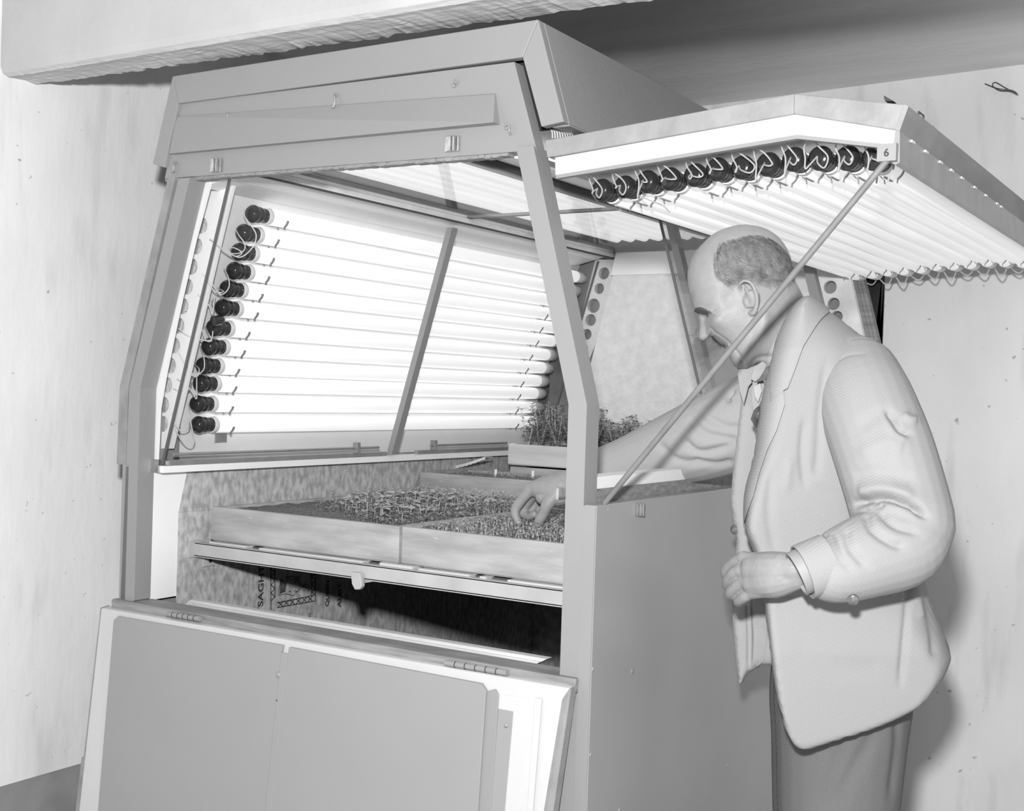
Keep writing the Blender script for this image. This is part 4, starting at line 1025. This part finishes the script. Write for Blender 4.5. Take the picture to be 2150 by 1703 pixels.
applique(head, [((u-1575)*.86+1575, (v-540)*.84+543) for u, v in hair_reg], .0010, -.0002, 'scalp', 'hair_base', man, 5, True)
def dir_hair(uv):
    x = (uv[:, 0]-1400)/.23495; y = (uv[:, 1]-450)/.23495
    a = np.interp(x, [400, 520, 700, 900, 1120], [1.15, .55, .12, .45, .95]); a = a+np.clip((y-420)/500, -.3, .3)*np.interp(x, [400, 650, 1100], [-.5, -1.2, -.6])
    return np.stack([np.cos(a), np.sin(a)], 1)
o = strands(hair_reg, 4200, 16, dir_hair, 'hair', 'hair', .00042, .0016, (-1, 1)); o['kind'] = 'stuff'; o['label'] = 'short dark hair around the bald crown'
o = strands([Z(*p) for p in ((470, 300), (740, 200), (1080, 380), (1110, 560), (800, 600), (520, 640), (420, 520))], 3600, 19, dir_hair, 'hair_pale', 'grey_hair', .0004, .0024, (-1, 1)); o['kind'] = 'stuff'
o = strands([Z(*p) for p in ((640, 560), (800, 570), (1000, 590), (1080, 620), (900, 640), (700, 620))], 260, 16, lambda uv: np.tile([[.93, .35]], (len(uv), 1)), 'hair_pale', 'grey_hair', .0005, .0012, (-1, 1)); o['kind'] = 'stuff'
strands([Z(*p) for p in ((244, 862), (258, 836), (300, 828), (335, 846), (355, 880), (320, 884), (280, 872), (256, 878))], 330, 9, lambda uv: np.tile([[.9, .25]], (len(uv), 1)), 'brow', 'eyebrow', .0009, .0030, (-1, 1))
strands([Z(*p) for p in ((392, 1090), (425, 1066), (470, 1082), (520, 1118), (532, 1140), (505, 1156), (470, 1150), (430, 1120))], 420, 10, lambda uv: np.tile([[.62, .75]], (len(uv), 1)), 'hair_pale', 'moustache', .0007, .0022, (-1, 1))

def crease_shade(pts, r, name='eyelid_shade', off=.0002):  # dark tubes laid on the skin as painted shade of lids, nostril and folds
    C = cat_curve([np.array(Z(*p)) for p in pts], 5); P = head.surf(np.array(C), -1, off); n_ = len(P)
    MB().tube(list(P), [r*(.25+.75*math.sin(math.pi*(i+.5)/n_)) for i in range(n_)], 6).build(name, 'crease_shade', man, smooth=True)
crease_shade([(322, 866), (342, 880), (366, 868), (392, 872), (404, 884)], .0017); crease_shade([(345, 893), (362, 890), (372, 912), (384, 902)], .0016)
crease_shade([(374, 1092), (384, 1078), (402, 1066), (416, 1064)], .0010, 'nostril_shade'); crease_shade([(416, 1064), (398, 1045), (404, 1020)], .0005, 'nostril_shade')
crease_shade([(404, 1018), (450, 1062), (525, 1112), (572, 1160)], .0005, 'cheek_fold_shade'); crease_shade([(585, 1170), (650, 1245), (668, 1300), (690, 1362)], .0006, 'cheek_fold_shade')
crease_shade([(408, 880), (432, 862), (462, 842)], .0003); crease_shade([(410, 890), (438, 900), (450, 915)], .0003)
# ---- jacket ----
TD = 2.31
torso_out = [(1652, 674, 50), (1672, 648, 40), (1694, 634, 40), (1718, 638, 50), (1752, 664, 80), (1805, 705, 100), (1838, 745, 120), (1860, 800, 130), (1880, 900, 130), (1900, 1000, 130), (1905, 1100, 130), (1915, 1180, 120), (1937, 1210, 90), (1955, 1262, 70),
             (1978, 1320, 60), (1994, 1362, 50), (1990, 1385, 40), (1972, 1415, 25), (1930, 1460, 12), (1880, 1490, 12), (1820, 1515, 12), (1740, 1540, 12), (1700, 1552, 12), (1678, 1550, 14), (1660, 1532, 14), (1645, 1495, 14), (1630, 1430, 16), (1620, 1360, 18),
             (1606, 1260, 22), (1598, 1200, 26), (1580, 1150, 26), (1567, 1112, 26), (1566, 1040, 40), (1585, 960, 50), (1592, 900, 60), (1600, 850, 60), (1612, 790, 60), (1630, 720, 60)]
torso_out = [(u, v, s*2.3/F*1.15) for u, v, s in torso_out]
def torso_d(uv): return TD-.03+.00006*(uv[:, 0]-1750)
def torso_W(uv): return np.interp(uv[:, 1], [640, 760, 900, 1150, 1350, 1550], [.13, .165, .165, .16, .185, .165])
torso = Puff(torso_out, torso_d, torso_W, .1, 2.3, 9, smooth=True, center=(1760, 1100))
jk = MB(); torso.mesh(jk)
# back skirt corner and near shoulder volume
chain(jk, [(1752, 760, 2.25, .062), (1790, 785, 2.20, .072)], 18)
jm = remesh(jk, .0045, 3, .5)
fold(jm, [([(1905, 1190), (1905, 1270), (1898, 1350), (1890, 1440)], .006, 7), ([(1945, 1250), (1960, 1330), (1962, 1380)], .006, 9), ([(1925, 1230), (1935, 1300)], -.005, 9),
          ([(1735, 760), (1722, 860), (1718, 950), (1712, 1000)], .004, 9), ([(1690, 880), (1684, 950), (1690, 1020)], .005, 8), ([(1660, 960), (1650, 1030)], -.003, 10),
          ([(1620, 990), (1615, 1080), (1628, 1160)], .004, 10), ([(1700, 1000), (1760, 1020), (1800, 1040)], -.003, 14), ([(1640, 1250), (1700, 1252)], .0015, 3),
          ([(1780, 1250), (1860, 1235), (1900, 1210)], .003, 6), ([(1660, 1350), (1760, 1400), (1860, 1400)], .002, 25)])
jack = finish(jm, 'jacket', 'jacket', man, label='pale diagonal weave tweed jacket')
# near sleeve
sl = MB()
chain(sl, [(1800, 800, 2.185, .078), (1818, 850, 2.14, .083), (1852, 940, 2.09, .084), (1880, 1030, 2.065, .083), (1898, 1098, 2.04, .082)], 24)
chain(sl, [(1905, 1105, 2.04, .074), (1885, 1142, 2.02, .074), (1820, 1168, 2.00, .068), (1750, 1192, 1.985, .058), (1714, 1190, 1.98, .0445)], 24, True)
sm_ = remesh(sl, .0035, 4, .5)
fold(sm_, [([(1862, 862), (1876, 880), (1890, 905), (1912, 912)], .007, 7), ([(1895, 870), (1908, 880), (1925, 882)], -.006, 9), ([(1850, 860), (1870, 900), (1905, 925)], -.003, 9),
           ([(1790, 1060), (1818, 1050), (1860, 1045), (1910, 1060), (1945, 1085)], .020, 8), ([(1800, 1035), (1850, 1025), (1920, 1045)], -.008, 14), ([(1832, 1052), (1842, 1062), (1855, 1058)], .008, 6),
           ([(1815, 1070), (1830, 1110), (1870, 1140), (1900, 1150)], .007, 9), ([(1845, 1075), (1880, 1105), (1930, 1120)], .006, 8), ([(1775, 1105), (1785, 1150), (1820, 1190)], .006, 10),
           ([(1740, 1120), (1760, 1165), (1790, 1200)], .004, 10), ([(1800, 960), (1860, 930), (1900, 940)], -.004, 18), ([(1790, 1000), (1850, 990), (1920, 1010)], .004, 14),
           ([(1800, 900), (1850, 870), (1890, 880)], .003, 14), ([(1738, 775), (1775, 748), (1820, 742)], .0015, 3)])
slv = finish(sm_, 'sleeve', 'jacket_sleeve', man)
# open cuff of the near sleeve, shirt cuff
def cuff(c, ax, r, L, m, name, sq=1.0, th=.003):
    ax = nrm(ax); up_ = nrm(np.array([0, 0, 1.])-ax*ax[2]); sd = np.cross(ax, up_); mb = MB(); n = 30; vs = []
    for d_, rr in ((0, r), (L, r*.97), (L, r*.97-th), (0, r-th)):
        for k in range(n): t = 2*math.pi*k/n; vs.append(np.array(c)+ax*d_+rr*(math.cos(t)*up_+math.sin(t)*sd*sq))
    fs = [(i*n+k, i*n+(k+1) % n, ((i+1) % 4)*n+(k+1) % n, ((i+1) % 4)*n+k) for i in range(4) for k in range(n)]
    return mb.add(vs, fs).build(name, m, man, smooth=True)
ca_, cb_ = atD(1720, 1200, 1.98), atD(1672, 1206, 1.985)
cuff(atD(1742, 1180, 1.978), nrm(atD(1682, 1203, 1.975)-atD(1742, 1180, 1.978)), .0465, .047, 'jacket_sleeve', 'sleeve_end', .95)
cuff(atD(1710, 1188, 1.978), nrm(atD(1670, 1207, 1.978)-atD(1710, 1188, 1.978)), .038, .032, 'lining', 'shirt_cuff', .95)
bt_ = atD(1791, 1259, 1.945)
MB().lathe([(-.006, .004), (-.004, .0085), (.004, .0085), (.006, .004)], bt_, nrm(atD(1791, 1256, 1.9)-bt_)+np.array([0, .1, -.4]), 14).build('cuff_button', 'button', man, smooth=True, label='round leather cuff button')
# far sleeve
fs_ = MB(); chain(fs_, [(1640, 850, 2.42, .090), (1560, 890, 2.46, .092), (1490, 918, 2.49, .086), (1400, 950, 2.55, .074), (1320, 978, 2.60, .062), (1258, 998, 2.635, .056)], 24)
fm = remesh(fs_, .004, 3, .5)
fold(fm, [([(1540, 818), (1528, 832), (1530, 845)], .010, 5), ([(1450, 880), (1480, 910), (1550, 925)], .007, 9), ([(1475, 870), (1520, 895), (1560, 900)], .006, 9), ([(1430, 920), (1470, 950), (1540, 935)], .008, 8),
          ([(1380, 930), (1420, 965), (1470, 975)], .006, 8), ([(1450, 965), (1500, 975), (1540, 968)], .006, 7)])
finish(fm, 'sleeve', 'jacket_sleeve', man)
# far front panel of the jacket with its facing
ff_ = [(1575, 775, 30), (1560, 800, 30), (1553, 860, 30), (1545, 930, 30), (1537, 1000, 30), (1533, 1050, 30), (1538, 1090, 30), (1546, 1130, 30), (1543, 1180, 30), (1535, 1240, 30), (1538, 1320, 26), (1545, 1400, 20), (1551, 1441, 10), (1560, 1432, 14), (1573, 1412, 18), (1600, 1398, 20),
       (1640, 1398, 30), (1650, 1200, 30), (1650, 1000, 30), (1640, 850, 30), (1615, 790, 30)]
ff_ = [(u, v, s*2.3/F) for u, v, s in ff_]
fp_ = Puff(ff_, 2.35, .018, .02, 2.2, 7, smooth=False, center=(1580, 1100)); mb = MB(); fp_.mesh(mb); mm = remesh(mb, .003, 1, .5)
fold(mm, [([(1568, 1250), (1572, 1330), (1572, 1405)], .004, 3), ([(1580, 1260), (1584, 1340), (1582, 1400)], .006, 4), ([(1592, 1280), (1590, 1330), (1596, 1380)], .004, 5)])
finish(mm, 'jacket_front', 'jacket', man)
applique(fp_, [(1583, 1230), (1606, 1230), (1612, 1300), (1604, 1385), (1588, 1400), (1580, 1408), (1584, 1340)], .002, .002, 'lining', 'lining', man)
applique(fp_, [(1608, 770), (1612, 850), (1604, 880), (1596, 910), (1592, 960), (1588, 1000), (1583, 1060), (1600, 1060), (1660, 900), (1650, 790)], .002, .003, 'tie', 'waistcoat', man)
MB().lathe([(-.004, .004), (0, .0095), (.004, .004)], atD(1541, 1112, 2.345), nrm(CAM-atD(1541, 1112, 2.345))+[-.9, -.5, 0], 14).build('front_button', 'button', man, smooth=True)
# collar and lapel of the near side
col_ = [(1690, 640), (1702, 638), (1722, 648), (1742, 660), (1743, 672), (1722, 702), (1692, 755), (1676, 800), (1662, 836), (1654, 840), (1640, 850), (1626, 860), (1622, 800), (1632, 730), (1650, 692), (1668, 666)]
lap_ = [(1622, 800), (1640, 835), (1653, 840), (1656, 868), (1640, 918), (1620, 958), (1606, 1000), (1594, 1046), (1580, 1080), (1568, 1108), (1568, 1040), (1582, 970), (1598, 918), (1584, 890), (1590, 870), (1602, 850), (1612, 815)]
def cuv(uv): return np.interp(uv[:, 0], [1600, 1640, 1700, 1740], [.006, .008, .006, .006])
applique(torso, col_, .007, lambda uv: .006+.006*np.clip((720-uv[:, 1])/80, 0, 1), 'jacket_sleeve', 'collar', man, 5)
applique(torso, lap_, .006, lambda uv: .006+.0*uv[:, 0], 'jacket_sleeve', 'lapel', man, 5)
# near collar inner fold, shirt collar, tie
applique(head, [(1690, 632), (1668, 664), (1648, 692), (1628, 740), (1618, 792), (1608, 812), (1602, 796), (1612, 740), (1634, 690), (1664, 640), (1684, 622)], .006, lambda uv: .006+.016*np.clip((uv[:, 1]-640)/160, 0, 1), 'lining', 'shirt_collar', man, 4)
k0 = atD(1585, 782, 2.26)
def slab(uvs, d, th, m, name, **tags):
    P = [np.array(atD(u, v, dd)) for (u, v), dd in zip(uvs, d if hasattr(d, '__len__') else [d]*len(uvs))]
    o = MB().prism(P, nrm(P[0]-CAM)*th).build(name, m, man, bevel=.002)
    for a, b in tags.items(): o[a] = b
    return o
slab([(1547, 772), (1580, 770), (1603, 757), (1608, 770), (1590, 790), (1572, 812), (1562, 850), (1553, 820)], 2.30, .05, 'jacket', 'far_lapel')
slab([(1580, 800), (1604, 796), (1622, 796), (1616, 830), (1604, 856), (1592, 884), (1582, 876), (1578, 836)], 2.275, .03, 'lining', 'shirt')
slab([(1582, 811), (1597, 804), (1601, 821), (1592, 846), (1585, 834)], 2.262, .008, 'shirt', 'shirt_front')
slab([(1613, 767), (1628, 794), (1588, 803)], 2.235, .02, 'tie', 'tie_knot')
slab([(1583, 770), (1602, 758), (1612, 766), (1600, 790), (1586, 803), (1576, 796)], 2.262, .01, 'lining', 'shirt_collar')
slab([(1620, 802), (1624, 806), (1600, 850), (1588, 876), (1584, 872), (1600, 836)], 2.255, .01, 'tie', 'tie')
# trousers
tr_ = MB()
def leg(d, u0, sh):
    R_ = [.120, .128, .120, .112, .098, .092, .090, .088]; V_ = [1330, 1450, 1560, 1700, 1900, 2100, 2300, 2440]
    chain(tr_, [(u0-(v-1400)*.045+sh, v, d, r) for v, r in zip(V_, R_)], 24)
leg(2.31, 1772, 0); leg(2.43, 1768, -12)
tm = remesh(tr_, .007, 3, .5)
fold(tm, [([(1880, 1500), (1885, 1560), (1870, 1680)], .006, 9), ([(1770, 1560), (1740, 1640), (1720, 1700)], .005, 14), ([(1850, 1520), (1790, 1620), (1750, 1700)], .006, 16), ([(1755, 1545), (1752, 1700)], .002, 3)])
finish(tm, 'trousers', 'trousers', man, label='plain darker wool trousers')
# shoes
for d, du in ((2.31, 0), (2.43, -12)):
    base = atD(1740+du, 2440, d); base[2] = -H; fw = np.array([-.846, -.53, 0]); sdv = np.array([-.53, .846, 0]); sv = []; N_ = 14
    mb = MB(); rows = []
    for t, w_, h_ in ((-.10, .030, .05), (-.08, .038, .075), (0, .040, .085), (.06, .042, .07), (.12, .046, .05), (.17, .040, .038), (.20, .018, .02)):
        rows.append([base+fw*t+sdv*w_*math.cos(a)+np.array([0, 0, .002+h_*max(0, math.sin(a))]) for a in np.linspace(0, math.pi, 9)]+[base+fw*t+sdv*w_*(-1+2*k/4)+np.array([0, 0, 0.001]) for k in range(1, 4)])
    n_ = len(rows[0]); mb.add([p for r in rows for p in r], [(i*n_+k, i*n_+(k+1) % n_, (i+1)*n_+(k+1) % n_, (i+1)*n_+k) for i in range(len(rows)-1) for k in range(n_)]+[tuple(range(n_)), tuple((len(rows)-1)*n_+k for k in reversed(range(n_)))])
    mb.build('shoe', 'leather', man, smooth=True)
